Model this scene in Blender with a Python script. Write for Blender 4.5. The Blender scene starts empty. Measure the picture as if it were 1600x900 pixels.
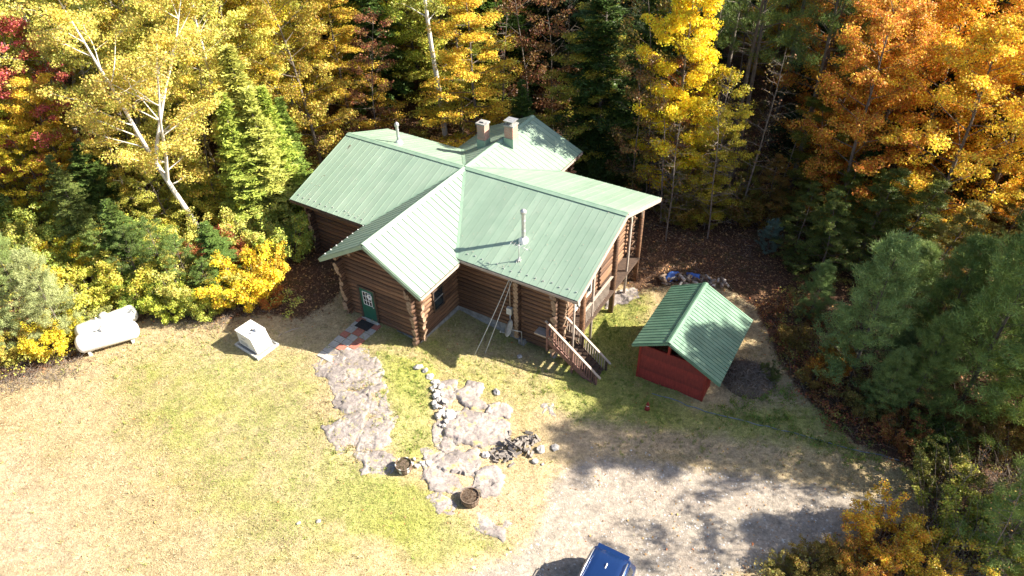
import bpy, math, random
import numpy as np
from math import sin, cos, pi, radians
from mathutils import Vector, Matrix

# ------------------------------------------------------------------ camera, sky, sun, exposure
SC = bpy.context.scene
COL = SC.collection
F_PX, PITCH, CAM_H, ROLL = 1088.2, 0.6711, 24.159, -0.0207
cam_data = bpy.data.cameras.new("camera")
cam_data.sensor_width = 36.0
cam_data.lens = 36.0 * F_PX / 1600.0
cam_data.clip_end = 2000.0
cam = bpy.data.objects.new("camera", cam_data)
COL.objects.link(cam)
_r = Vector((1, 0, 0)); _u = Vector((0, sin(PITCH), cos(PITCH))); _f = Vector((0, cos(PITCH), -sin(PITCH)))
_r2 = _r * cos(ROLL) + _u * sin(ROLL); _u2 = _u * cos(ROLL) - _r * sin(ROLL)
cam.matrix_world = Matrix(((_r2.x, _u2.x, -_f.x, 0), (_r2.y, _u2.y, -_f.y, 0), (_r2.z, _u2.z, -_f.z, CAM_H), (0, 0, 0, 1)))
SC.camera = cam

SUN_AZ, SUN_EL = 91.0, 34.0           # azimuth clockwise from +Y
world = bpy.data.worlds.new("World"); SC.world = world; world.use_nodes = True
wn = world.node_tree.nodes; wl = world.node_tree.links
sky = wn.new("ShaderNodeTexSky"); sky.sky_type = 'NISHITA'; sky.sun_disc = False
sky.sun_elevation = radians(SUN_EL); sky.sun_rotation = radians(SUN_AZ)
sky.altitude = 200; sky.air_density = 1.0; sky.dust_density = 2.2; sky.ozone_density = 1.0
bg = wn["Background"]; bg.inputs["Strength"].default_value = 0.078
wl.new(sky.outputs[0], bg.inputs[0])
sun_data = bpy.data.lights.new("sun", 'SUN'); sun_data.energy = 5.0; sun_data.angle = radians(0.5); sun_data.color = (1.0, 0.925, 0.79)
sun = bpy.data.objects.new("sun", sun_data); COL.objects.link(sun)
_sd = Vector((sin(radians(SUN_AZ)) * cos(radians(SUN_EL)), cos(radians(SUN_AZ)) * cos(radians(SUN_EL)), sin(radians(SUN_EL))))
sun.rotation_euler = _sd.to_track_quat('Z', 'Y').to_euler()
SC.view_settings.view_transform = 'Standard'; SC.view_settings.look = 'None'
SC.view_settings.exposure = 1.74; SC.view_settings.gamma = 1.0

R = random.Random(7)
NR = np.random.RandomState(11)

# ------------------------------------------------------------------ helpers
def tag(o, label=None, cat=None, group=None, kind=None):
    if label: o["label"] = label
    if cat: o["category"] = cat
    if group: o["group"] = group
    if kind: o["kind"] = kind
    return o

def empty(name, loc, rz=0.0, label=None, cat=None, group=None):
    o = bpy.data.objects.new(name, None); COL.objects.link(o)
    o.location = loc; o.rotation_euler = (0, 0, rz); o.empty_display_size = 0.2
    return tag(o, label, cat, group)

def put(name, me, parent=None, loc=(0, 0, 0), rot=(0, 0, 0), scale=(1, 1, 1), color=None):
    o = bpy.data.objects.new(name, me); COL.objects.link(o)
    o.location = loc; o.rotation_euler = rot; o.scale = scale
    if parent: o.parent = parent
    if color: o.color = (color[0], color[1], color[2], 1)
    return o

def np_mesh(name, V, Fc, mat, tint=None, smooth=False, attrs=None):
    """V (n,3); Fc (m,k) equal sized faces"""
    V = np.asarray(V, dtype=np.float32); Fc = np.asarray(Fc, dtype=np.int32)
    me = bpy.data.meshes.new(name)
    me.vertices.add(len(V)); me.vertices.foreach_set("co", V.ravel())
    m, k = Fc.shape
    me.loops.add(m * k); me.loops.foreach_set("vertex_index", Fc.ravel())
    me.polygons.add(m); me.polygons.foreach_set("loop_start", np.arange(0, m * k, k, dtype=np.int32))
    me.polygons.foreach_set("loop_total", np.full(m, k, dtype=np.int32))
    if smooth: me.polygons.foreach_set("use_smooth", np.ones(m, dtype=bool))
    if tint is not None:
        a = me.attributes.new("tint", 'FLOAT', 'FACE'); a.data.foreach_set("value", np.asarray(tint, dtype=np.float32))
    if attrs:
        for nme, val in attrs.items():
            a = me.attributes.new(nme, 'FLOAT', 'POINT'); a.data.foreach_set("value", np.asarray(val, dtype=np.float32))
    me.update(calc_edges=True)
    me.materials.append(mat)
    return me

class MB:
    """collects boxes, tubes and prisms into one mesh"""
    def __init__(s): s.v = []; s.f = []; s.sm = []
    def add(s, vs, fs, smooth=False):
        n = len(s.v); s.v.extend([tuple(p) for p in vs]); s.f.extend([tuple(i + n for i in f) for f in fs]); s.sm.extend([smooth] * len(fs)); return s
    def box(s, x0, x1, y0, y1, z0, z1):
        return s.add([(x0, y0, z0), (x1, y0, z0), (x1, y1, z0), (x0, y1, z0), (x0, y0, z1), (x1, y0, z1), (x1, y1, z1), (x0, y1, z1)],
                     [(0, 3, 2, 1), (4, 5, 6, 7), (0, 1, 5, 4), (1, 2, 6, 5), (2, 3, 7, 6), (3, 0, 4, 7)])
    def beam(s, a, b, w, h, up=(0, 0, 1)):
        a = Vector(a); b = Vector(b); d = (b - a).normalized(); up = Vector(up)
        x = d.cross(up)
        if x.length < 1e-4: x = Vector((1, 0, 0))
        x.normalize(); y = x.cross(d).normalized()
        vs = []
        for p in (a, b):
            for (i, j) in ((-1, -1), (1, -1), (1, 1), (-1, 1)): vs.append(p + x * (w / 2 * i) + y * (h / 2 * j))
        return s.add(vs, [(0, 1, 2, 3), (7, 6, 5, 4), (0, 4, 5, 1), (1, 5, 6, 2), (2, 6, 7, 3), (3, 7, 4, 0)])
    def tube(s, pts, rad, n=8, cap=True, smooth=True):
        pts = [Vector(p) for p in pts]
        if not hasattr(rad, '__len__'): rad = [rad] * len(pts)
        base = len(s.v); vs = []; fs = []
        ref = None
        for i, p in enumerate(pts):
            d = (pts[min(i + 1, len(pts) - 1)] - pts[max(i - 1, 0)])
            if d.length < 1e-9: d = Vector((0, 0, 1))
            d.normalize()
            if ref is None: ref = Vector((1, 0, 0)) if abs(d.x) < .8 else Vector((0, 1, 0))
            x = (ref - d * ref.dot(d)); 
            if x.length < 1e-6: x = d.orthogonal()
            x.normalize(); ref = x; y = d.cross(x)
            for k in range(n):
                t = 2 * pi * k / n; vs.append(p + x * (cos(t) * rad[i]) + y * (sin(t) * rad[i]))
        for i in range(len(pts) - 1):
            for k in range(n):
                k2 = (k + 1) % n; fs.append((i * n + k, i * n + k2, (i + 1) * n + k2, (i + 1) * n + k))
        s.add(vs, fs, smooth)
        if cap:
            m = len(pts)
            s.f.append(tuple(base + k for k in reversed(range(n)))); s.sm.append(False)
            s.f.append(tuple(base + (m - 1) * n + k for k in range(n))); s.sm.append(False)
        return s
    def prism(s, poly, n, t):
        """3D polygon poly extruded by -n*t"""
        poly = [Vector(p) for p in poly]; n = Vector(n).normalized(); k = len(poly)
        vs = poly + [p - n * t for p in poly]
        fs = [tuple(range(k)), tuple(range(2 * k - 1, k - 1, -1))]
        for i in range(k):
            j = (i + 1) % k; fs.append((j, i, i + k, j + k))
        return s.add(vs, fs)
    def lathe(s, prof, n=16, c=(0, 0, 0), axis='z', smooth=True):
        vs = []; fs = []
        for (r, z) in prof:
            for k in range(n):
                t = 2 * pi * k / n
                if axis == 'z': vs.append((c[0] + r * cos(t), c[1] + r * sin(t), c[2] + z))
                else: vs.append((c[0] + z, c[1] + r * cos(t), c[2] + r * sin(t)))
        for i in range(len(prof) - 1):
            for k in range(n):
                k2 = (k + 1) % n; fs.append((i * n + k, i * n + k2, (i + 1) * n + k2, (i + 1) * n + k))
        return s.add(vs, fs, smooth)
    def mesh(s, name, mat):
        me = bpy.data.meshes.new(name); me.from_pydata(s.v, [], s.f)
        me.polygons.foreach_set("use_smooth", s.sm); me.update(); me.materials.append(mat); return me
    def build(s, name, mat, parent=None, **k):
        return put(name, s.mesh(name, mat), parent, **k)

def vnoise(x, y, seed=0):
    """smooth value noise in 0..1 on arrays"""
    x = np.asarray(x, float); y = np.asarray(y, float)
    xi = np.floor(x).astype(np.int64); yi = np.floor(y).astype(np.int64); fx = x - xi; fy = y - yi
    fx = fx * fx * (3 - 2 * fx); fy = fy * fy * (3 - 2 * fy)
    def h(a, b):
        v = (a * 374761393 + b * 668265263 + seed * 974634777) & 0x7fffffff
        v = ((v ^ (v >> 13)) * 1274126177) & 0x7fffffff
        return ((v ^ (v >> 16)) & 0xffff) / 65535.0
    return (h(xi, yi) * (1 - fx) + h(xi + 1, yi) * fx) * (1 - fy) + (h(xi, yi + 1) * (1 - fx) + h(xi + 1, yi + 1) * fx) * fy
def fnoise(x, y, seed=0, o=3):
    s = 0; a = 1; t = 0
    for i in range(o): s = s + a * vnoise(x * 2 ** i, y * 2 ** i, seed + i); t += a; a *= .5
    return s / t
def sstep(a, b, x):
    t = np.clip((np.asarray(x, float) - a) / (b - a), 0, 1); return t * t * (3 - 2 * t)

def height(x, y):
    x = np.asarray(x, float); y = np.asarray(y, float)
    z = -1.5 * sstep(-8.5, 5.0, x)
    z = z + 0.055 * np.clip(y - 48, 0, 200)                     # the wood rises gently behind
    z = z + 0.05 * np.clip(np.abs(x) - 26, 0, 100) * sstep(20, 40, y)
    z = z + (fnoise(x / 3.1, y / 3.1, 5) - .5) * .22 * sstep(0, 6, np.abs(x + 2.5) - 4 + np.abs(y - 33) * .5)
    z = z + (fnoise(x / .9, y / .9, 9) - .5) * .07
    return z
def hz(x, y): return float(height(x, y))

def ray(px, py):
    cr, sr = cos(ROLL), sin(ROLL); dx, dy = px - 800, py - 450
    a = dx * cr + dy * sr; b = -dx * sr + dy * cr
    c, s = cos(PITCH), sin(PITCH)
    return a, F_PX * c - b * s, -F_PX * s - b * c
def at(px, py, z):
    a, b, c = ray(px, py); t = (z - CAM_H) / c; return (a * t, b * t)
def atY(px, py, Y):
    a, b, c = ray(px, py); t = Y / b; return (a * t, Y, CAM_H + c * t)
def gnd(px, py):
    z = -.5
    for i in range(8):
        x, y = at(px, py, z); z = hz(x, y)
    return Vector((x, y, z))
def to_px(x, y, z):
    z = z - CAM_H; c, s = cos(PITCH), sin(PITCH); d = y * c - z * s; u = y * s + z * c
    X = F_PX * x / d; Y = -F_PX * u / d; cr, sr = cos(ROLL), sin(ROLL)
    return 800 + X * cr - Y * sr, 450 + X * sr + Y * cr

def poly_mask(X, Y, poly, soft):
    """soft inside mask of a world polygon: 1 inside, 0 outside, blended over soft metres"""
    X = np.asarray(X, float); Y = np.asarray(Y, float)
    inside = np.zeros(X.shape, bool); dist = np.full(X.shape, 1e9)
    n = len(poly)
    for i in range(n):
        x0, y0 = poly[i]; x1, y1 = poly[(i + 1) % n]
        cond = ((y0 > Y) != (y1 > Y)) & (X < (x1 - x0) * (Y - y0) / (y1 - y0 + 1e-12) + x0)
        inside ^= cond
        dx, dy = x1 - x0, y1 - y0; L = dx * dx + dy * dy + 1e-12
        t = np.clip(((X - x0) * dx + (Y - y0) * dy) / L, 0, 1)
        dist = np.minimum(dist, np.hypot(X - x0 - t * dx, Y - y0 - t * dy))
    sd = np.where(inside, dist, -dist)
    return sstep(-soft, soft, sd)
def pxpoly(pts): return [tuple(gnd(*p)[:2]) for p in pts]

# ------------------------------------------------------------------ materials
def new_mat(name):
    m = bpy.data.materials.new(name); m.use_nodes = True
    nt = m.node_tree; b = nt.nodes["Principled BSDF"]; return m, nt, b
def N(nt, t, **kw):
    n = nt.nodes.new(t)
    for k, v in kw.items():
        if k in n.inputs.keys(): n.inputs[k].default_value = v
        else: setattr(n, k, v)
    return n
def ramp(nt, fac, stops):
    r = nt.nodes.new("ShaderNodeValToRGB"); e = r.color_ramp.elements
    while len(e) > 1: e.remove(e[-1])
    e[0].position = stops[0][0]; e[0].color = (*stops[0][1], 1)
    for p, c in stops[1:]:
        q = e.new(p); q.color = (*c, 1)
    nt.links.new(fac, r.inputs[0]); return r.outputs[0]
def noise(nt, scale, detail=4, rough=.6, coord='Object', stretch=None):
    tc = nt.nodes.new("ShaderNodeTexCoord"); n = N(nt, "ShaderNodeTexNoise")
    n.inputs["Scale"].default_value = scale; n.inputs["Detail"].default_value = detail; n.inputs["Roughness"].default_value = rough
    if stretch:
        mp = nt.nodes.new("ShaderNodeMapping"); mp.inputs["Scale"].default_value = stretch
        nt.links.new(tc.outputs[coord], mp.inputs[0]); nt.links.new(mp.outputs[0], n.inputs[0])
    else: nt.links.new(tc.outputs[coord], n.inputs[0])
    return n.outputs["Fac"]
def mix(nt, f, a, b, bt='MIX'):
    m = nt.nodes.new("ShaderNodeMix"); m.data_type = 'RGBA'; m.blend_type = bt
    for i, v in ((0, f), (6, a), (7, b)):
        if hasattr(v, "is_linked") or hasattr(v, "links"): nt.links.new(v, m.inputs[i])
        elif i == 0: m.inputs[0].default_value = v
        else: m.inputs[i].default_value = (*v, 1)
    return m.outputs[2]
def math_(nt, op, a, b=None, clamp=False):
    m = nt.nodes.new("ShaderNodeMath"); m.operation = op; m.use_clamp = clamp
    for i, v in ((0, a), (1, b)):
        if v is None: continue
        if isinstance(v, (int, float)): m.inputs[i].default_value = v
        else: nt.links.new(v, m.inputs[i])
    return m.outputs[0]
def bump(nt, b, h, strength=.4, dist=.02):
    n = nt.nodes.new("ShaderNodeBump"); n.inputs["Strength"].default_value = strength; n.inputs["Distance"].default_value = dist
    nt.links.new(h, n.inputs["Height"]); nt.links.new(n.outputs[0], b.inputs["Normal"])
def simple(name, c1, c2, scale=8, rough=.8, detail=5, stretch=None, metal=0, bmp=.3, bdist=.01, lo=.35, hi=.65):
    m, nt, b = new_mat(name)
    f = noise(nt, scale, detail, .65, stretch=stretch)
    nt.links.new(ramp(nt, f, [(lo, c1), (hi, c2)]), b.inputs["Base Color"])
    b.inputs["Roughness"].default_value = rough; b.inputs["Metallic"].default_value = metal
    if bmp: bump(nt, b, f, bmp, bdist)
    return m

def leaf_material(name, transl=.38, vary=.58, hue=.042):
    m = bpy.data.materials.new(name); m.use_nodes = True; nt = m.node_tree
    nt.nodes.remove(nt.nodes["Principled BSDF"]); out = nt.nodes["Material Output"]
    oi = nt.nodes.new("ShaderNodeObjectInfo"); at_ = nt.nodes.new("ShaderNodeAttribute"); at_.attribute_name = "tint"
    hs = nt.nodes.new("ShaderNodeHueSaturation")
    t = at_.outputs["Fac"]
    r2 = math_(nt, 'FRACT', math_(nt, 'MULTIPLY', t, 7.31))
    nt.links.new(math_(nt, 'ADD', math_(nt, 'MULTIPLY', math_(nt, 'SUBTRACT', r2, .5), hue * 2), .5), hs.inputs["Hue"])
    nt.links.new(math_(nt, 'ADD', math_(nt, 'MULTIPLY', t, vary * 2), 1 - vary), hs.inputs["Value"])
    nt.links.new(oi.outputs["Color"], hs.inputs["Color"])
    d = nt.nodes.new("ShaderNodeBsdfDiffuse"); tr = nt.nodes.new("ShaderNodeBsdfTranslucent"); g = nt.nodes.new("ShaderNodeBsdfGlossy")
    g.inputs["Roughness"].default_value = .5; g.inputs["Color"].default_value = (.5, .5, .5, 1)
    for x in (d, tr): nt.links.new(hs.outputs[0], x.inputs["Color"])
    ms = nt.nodes.new("ShaderNodeMixShader"); ms.inputs[0].default_value = transl
    nt.links.new(d.outputs[0], ms.inputs[1]); nt.links.new(tr.outputs[0], ms.inputs[2])
    m2 = nt.nodes.new("ShaderNodeMixShader"); m2.inputs[0].default_value = .04
    nt.links.new(ms.outputs[0], m2.inputs[1]); nt.links.new(g.outputs[0], m2.inputs[2])
    nt.links.new(m2.outputs[0], out.inputs["Surface"])
    return m
M_LEAF = leaf_material("leaf")
M_NEEDLE = leaf_material("needle", .2, .5, .02)

M_BARK = simple("bark", (.07, .055, .045), (.20, .165, .135), 6, .95, 6, (3, 3, .6), bmp=.7, bdist=.03)
M_TWIG = simple("twig", (.13, .10, .08), (.26, .215, .18), 5, .95, 3, bmp=0)
def birch_mat():
    m, nt, b = new_mat("birch_bark")
    f = noise(nt, 3, 5, .7, stretch=(1.5, 1.5, 9)); g = noise(nt, 1.1, 3, .6)
    c = ramp(nt, f, [(.30, (.06, .05, .045)), (.38, (.55, .51, .45)), (.7, (.72, .69, .63))])
    c2 = mix(nt, ramp(nt, g, [(.5, (0, 0, 0)), (.8, (1, 1, 1))]), c, (.35, .30, .25))
    nt.links.new(c2, b.inputs["Base Color"]); b.inputs["Roughness"].default_value = .85; bump(nt, b, f, .3, .01)
    return m
M_BIRCH = birch_mat()

def vary_by_object(m, amt):
    nt = m.node_tree; b = nt.nodes["Principled BSDF"]; src = b.inputs["Base Color"].links[0].from_socket
    oi = nt.nodes.new("ShaderNodeObjectInfo"); hs = nt.nodes.new("ShaderNodeHueSaturation")
    nt.links.new(math_(nt, 'ADD', math_(nt, 'MULTIPLY', oi.outputs["Random"], amt), 1 - amt / 2), hs.inputs["Value"]); nt.links.new(src, hs.inputs["Color"]); nt.links.new(hs.outputs[0], b.inputs["Base Color"]); return m
def roof_mat():
    m, nt, b = new_mat("painted_roof_metal")
    f = noise(nt, .35, 5, .6); g = noise(nt, 14, 4, .7); h = noise(nt, 2.2, 4, .6, stretch=(1, .25, 1))
    c = ramp(nt, f, [(.3, (.182, .262, .194)), (.7, (.245, .325, .245))])
    c = mix(nt, math_(nt, 'MULTIPLY', ramp(nt, g, [(.62, (0, 0, 0)), (.78, (1, 1, 1))]), .25), c, (.33, .36, .26))
    c = mix(nt, math_(nt, 'MULTIPLY', ramp(nt, h, [(.5, (0, 0, 0)), (.75, (1, 1, 1))]), .3), c, (.34, .385, .315))
    oi = nt.nodes.new("ShaderNodeObjectInfo"); hs = nt.nodes.new("ShaderNodeHueSaturation")
    nt.links.new(math_(nt, 'ADD', math_(nt, 'MULTIPLY', oi.outputs["Random"], .14), .93), hs.inputs["Value"]); nt.links.new(c, hs.inputs["Color"])
    nt.links.new(hs.outputs[0], b.inputs["Base Color"])
    b.inputs["Roughness"].default_value = .5; b.inputs["Specular IOR Level"].default_value = .55
    bump(nt, b, noise(nt, 3, 3, .5), .12, .02)
    return m
M_ROOF = roof_mat()
def shed_roof():
    return simple("shed_roof_metal", (.075, .165, .105), (.125, .235, .155), 1.3, .45, 6, bmp=.08)
M_SHEDROOF = shed_roof()
vary_by_object(M_SHEDROOF, .22)
M_ROOFTRIM = simple("roof_trim_metal", (.175, .268, .195), (.228, .325, .238), 2, .5, 3, bmp=.05)
def log_mat():
    m, nt, b = new_mat("weathered_log")
    oi = nt.nodes.new("ShaderNodeObjectInfo")
    f = noise(nt, 1.5, 6, .7, stretch=(.5, 7, 7)); g = noise(nt, .9, 3, .6)
    c = ramp(nt, f, [(.3, (.022, .010, .006)), (.47, (.098, .045, .021)), (.7, (.31, .165, .082))])
    c = mix(nt, math_(nt, 'MULTIPLY', g, .3), c, (.10, .06, .04))
    hs = nt.nodes.new("ShaderNodeHueSaturation"); nt.links.new(c, hs.inputs["Color"])
    nt.links.new(math_(nt, 'ADD', math_(nt, 'MULTIPLY', oi.outputs["Random"], .7), .65), hs.inputs["Value"])
    nt.links.new(hs.outputs[0], b.inputs["Base Color"]); b.inputs["Roughness"].default_value = .75
    bump(nt, b, f, .5, .02); return m
M_LOG = log_mat()
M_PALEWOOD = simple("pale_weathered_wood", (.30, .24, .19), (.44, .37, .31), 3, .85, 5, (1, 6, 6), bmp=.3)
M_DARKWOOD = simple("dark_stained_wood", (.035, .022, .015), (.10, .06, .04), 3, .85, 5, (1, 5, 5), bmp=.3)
M_ENDGRAIN = simple("log_end_grain", (.16, .10, .06), (.34, .24, .16), 12, .9, 4)
M_REDSTAIN = simple("red_stained_wood", (.11, .05, .04), (.24, .125, .10), 4, .8, 4, (1, 1, 4), bmp=.2)
M_RED = simple("barn_red_paint", (.15, .012, .007), (.24, .023, .013), 3, .7, 6, (4, 1, 1), bmp=.3)
vary_by_object(M_RED, .5)
M_CONC = simple("foundation_stone", (.16, .155, .15), (.34, .33, .31), 3.5, .95, 7, bmp=.7, bdist=.03)
M_BLACK = simple("black_rubber", (.012, .012, .013), (.03, .03, .03), 20, .85, 3)
M_DOOR = simple("green_door_paint", (.012, .085, .055), (.018, .11, .07), 3, .45, 2, bmp=.05)
M_WHITE = simple("white_paint", (.70, .69, .66), (.80, .79, .77), 5, .45, 4, bmp=.05)
M_DULLWHITE = simple("dull_white_paint", (.42, .42, .38), (.62, .61, .56), 4, .7, 6, bmp=.15)
M_GALV = simple("galvanised_metal", (.40, .40, .40), (.55, .55, .54), 8, .35, 4, metal=.6, bmp=.05)
M_TARP = simple("blue_tarp", (.02, .075, .30), (.05, .15, .48), 4, .5, 5, bmp=.8, bdist=.06)
M_STONE = simple("grey_stone", (.26, .24, .225), (.50, .47, .44), 2.5, .95, 8, bmp=.8, bdist=.04)
M_DARKSTONE = simple("dark_split_wood", (.10, .085, .075), (.27, .235, .21), 4, .95, 6, bmp=.6, bdist=.02)
M_PAVRED = simple("red_paver", (.30, .10, .07), (.42, .16, .115), 8, .9, 5)
M_PAVGREY = simple("grey_paver", (.30, .28, .25), (.42, .40, .37), 6, .9, 5)
M_SOIL = simple("potting_soil", (.07, .05, .035), (.17, .12, .08), 14, 1, 6, bmp=.9, bdist=.03)
M_BARREL = simple("barrel_wood", (.10, .07, .05), (.24, .17, .12), 5, .85, 5, (6, 6, 1))
M_PAD = simple("gravel_pad", (.22, .20, .18), (.42, .39, .36), 22, 1, 4, bmp=.8, bdist=.02)
def glass_mat():
    m, nt, b = new_mat("dark_glass"); b.inputs["Base Color"].default_value = (.015, .02, .025, 1)
    b.inputs["Roughness"].default_value = .06; b.inputs["Specular IOR Level"].default_value = .8; return m
M_GLASS = glass_mat()
def car_mat():
    m, nt, b = new_mat("blue_car_paint")
    f = noise(nt, 60, 2, .5)
    nt.links.new(ramp(nt, f, [(.3, (.006, .03, .12)), (.7, (.009, .042, .16))]), b.inputs["Base Color"])
    b.inputs["Metallic"].default_value = .55; b.inputs["Roughness"].default_value = .28; b.inputs["Coat Weight"].default_value = .8
    return m
M_CAR = car_mat()
M_CHROME = simple("brushed_rail", (.45, .45, .46), (.6, .6, .61), 9, .3, 2, metal=.9, bmp=0)
def brick_mat():
    m, nt, b = new_mat("chimney_brick")
    tc = nt.nodes.new("ShaderNodeTexCoord"); br = nt.nodes.new("ShaderNodeTexBrick")
    mp = nt.nodes.new("ShaderNodeMapping"); mp.inputs["Rotation"].default_value = (radians(90), 0, 0)
    sx = nt.nodes.new("ShaderNodeSeparateXYZ"); cx = nt.nodes.new("ShaderNodeCombineXYZ")
    nt.links.new(tc.outputs["Object"], sx.inputs[0])
    nt.links.new(math_(nt, 'ADD', sx.outputs[0], sx.outputs[1]), cx.inputs[0]); nt.links.new(sx.outputs[2], cx.inputs[1])
    nt.links.new(cx.outputs[0], br.inputs["Vector"])
    br.inputs["Scale"].default_value = 4.5; br.inputs["Color1"].default_value = (.36, .12, .07, 1); br.inputs["Color2"].default_value = (.40, .22, .16, 1)
    br.inputs["Mortar"].default_value = (.38, .34, .30, 1); br.inputs["Mortar Size"].default_value = .03
    g = noise(nt, 2.4, 3, .6)
    c = mix(nt, ramp(nt, g, [(.45, (0, 0, 0)), (.6, (.7, .7, .7))]), br.outputs[0], (.24, .20, .17))
    nt.links.new(c, b.inputs["Base Color"]); b.inputs["Roughness"].default_value = .95
    return m
M_BRICK = brick_mat()

def rock_mat():
    m, nt, b = new_mat("bedrock")
    a = noise(nt, .9, 8, .65); f = noise(nt, 5, 8, .7); s = noise(nt, 1.6, 6, .7, stretch=(1, 3.5, 1)); l = noise(nt, 2.6, 5, .7)
    c = ramp(nt, a, [(.32, (.19, .163, .15)), (.5, (.295, .255, .235)), (.68, (.43, .385, .35))])
    c = mix(nt, math_(nt, 'MULTIPLY', ramp(nt, f, [(.42, (1, 1, 1)), (.56, (0, 0, 0))]), .55), c, (.12, .10, .095))
    c = mix(nt, math_(nt, 'MULTIPLY', ramp(nt, s, [(.55, (0, 0, 0)), (.66, (1, 1, 1))]), .45), c, (.27, .205, .20))
    c = mix(nt, ramp(nt, l, [(.56, (0, 0, 0)), (.66, (1, 1, 1))]), c, (.33, .27, .11))
    nt.links.new(c, b.inputs["Base Color"]); b.inputs["Roughness"].default_value = .95
    bump(nt, b, math_(nt, 'ADD', f, s), .9, .06); return m
M_ROCK = rock_mat()

def ground_mat():
    m, nt, b = new_mat("ground_cover")
    def A(n):
        a = nt.nodes.new("ShaderNodeAttribute"); a.attribute_name = n; return a.outputs["Fac"]
    n1 = noise(nt, .35, 6, .6); n2 = noise(nt, 3.2, 8, .75); n3 = noise(nt, 17, 6, .75); n4 = noise(nt, 1.1, 5, .65); n5 = noise(nt, 45, 3, .6)
    def edge(mask, amt=.55, k=6):
        x = math_(nt, 'ADD', mask, math_(nt, 'MULTIPLY', math_(nt, 'SUBTRACT', n2, .5), amt * 1.6))
        return math_(nt, 'MULTIPLY', math_(nt, 'SUBTRACT', x, .42), k, True)
    # dry autumn lawn
    dry = ramp(nt, n3, [(.32, (.17, .12, .055)), (.47, (.35, .265, .135)), (.68, (.53, .42, .25))])
    grn = ramp(nt, n3, [(.32, (.11, .115, .028)), (.47, (.27, .28, .06)), (.70, (.42, .405, .12))])
    patch = ramp(nt, n4, [(.36, (0, 0, 0)), (.66, (1, 1, 1))])
    gm = math_(nt, 'ADD', math_(nt, 'MULTIPLY', patch, math_(nt, 'ADD', A("green"), .30)), math_(nt, 'SUBTRACT', math_(nt, 'MULTIPLY', A("green"), 1.25), .30), True)
    c = mix(nt, gm, dry, grn)
    bare = ramp(nt, n3, [(.3, (.30, .215, .14)), (.7, (.53, .40, .275))])
    c = mix(nt, math_(nt, 'MULTIPLY', edge(A("bare"), .9, 1.6), .8), c, bare)
    big = noise(nt, .13, 4, .55)
    c = mix(nt, math_(nt, 'MULTIPLY', ramp(nt, big, [(.38, (0, 0, 0)), (.62, (1, 1, 1))]), .35), c, (.50, .40, .28))
    c = mix(nt, math_(nt, 'MULTIPLY', ramp(nt, n2, [(.30, (1, 1, 1)), (.44, (0, 0, 0))]), .45), c, (.17, .15, .06))
    # gravel
    grav = ramp(nt, n5, [(.3, (.26, .222, .18)), (.5, (.335, .29, .24)), (.7, (.41, .365, .31))])
    grav = mix(nt, math_(nt, 'MULTIPLY', ramp(nt, n1, [(.4, (0, 0, 0)), (.6, (1, 1, 1))]), .35), grav, (.45, .36, .29))
    grav = mix(nt, math_(nt, 'MULTIPLY', ramp(nt, n2, [(.55, (0, 0, 0)), (.7, (1, 1, 1))]), .4), grav, (.30, .235, .18))
    c = mix(nt, edge(A("gravel"), .45, 4), c, grav)
    # leaf litter
    lit = ramp(nt, n3, [(.28, (.035, .020, .014)), (.45, (.085, .045, .03)), (.6, (.15, .085, .05)), (.78, (.28, .17, .10))])
    lit = mix(nt, math_(nt, 'MULTIPLY', ramp(nt, n4, [(.5, (0, 0, 0)), (.7, (1, 1, 1))]), .5), lit, (.09, .095, .035))
    c = mix(nt, edge(A("litter")), c, lit)
    for sc_, lo_, hi_ in ((1.9, .74, 1.2), (6.5, .66, 1.28)):
        v_ = noise(nt, sc_, 5, .7); h_ = nt.nodes.new("ShaderNodeHueSaturation"); mr = nt.nodes.new("ShaderNodeMapRange")
        mr.inputs["From Min"].default_value = .32; mr.inputs["From Max"].default_value = .68; mr.inputs["To Min"].default_value = lo_; mr.inputs["To Max"].default_value = hi_
        nt.links.new(v_, mr.inputs["Value"]); nt.links.new(mr.outputs[0], h_.inputs["Value"]); nt.links.new(c, h_.inputs["Color"]); c = h_.outputs[0]
    nt.links.new(c, b.inputs["Base Color"]); b.inputs["Roughness"].default_value = 1.0; b.inputs["Specular IOR Level"].default_value = .15
    bump(nt, b, math_(nt, 'ADD', n3, math_(nt, 'MULTIPLY', n5, .5)), .9, .06)
    return m
M_GROUND = ground_mat()
# ------------------------------------------------------------------ ground sheets
def axis(a0, a1, d0, d1, step, grow=1.22):
    core = list(np.arange(d0, d1 + 1e-6, step)); lo = []; hi = []; s = step; x = d0
    while x > a0: s *= grow; x -= s; lo.append(max(x, a0))
    s = step; x = d1
    while x < a1: s *= grow; x += s; hi.append(min(x, a1))
    return np.array(lo[::-1] + core + hi)
gx = axis(-260, 260, -33, 33, .22); gy = axis(-60, 420, 8, 50, .22)
GX, GY = np.meshgrid(gx, gy); GZ = height(GX, GY)
P_GRAVEL = pxpoly([(690, 905), (790, 872), (830, 835), (850, 790), (850, 762), (872, 736), (930, 712), (1010, 718), (1100, 732), (1200, 744), (1300, 762), (1400, 780), (1400, 812), (1310, 845), (1230, 868), (1140, 905), (1080, 1090), (600, 1090)])
P_LITTER = pxpoly([(-400, 660), (0, 600), (130, 560), (160, 520), (235, 498), (330, 505), (420, 490), (470, 500), (520, 470), (560, 420)]) + [(-4, 40), (3, 36)] + pxpoly([(930, 430), (1000, 455), (1100, 430), (1180, 480), (1215, 560), (1255, 620), (1330, 690), (1430, 735), (1450, 800), (1330, 850), (1180, 905), (1120, 1100), (2400, 1100)]) + [(200, 20), (300, 440), (-300, 440), (-300, 20)]
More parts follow.
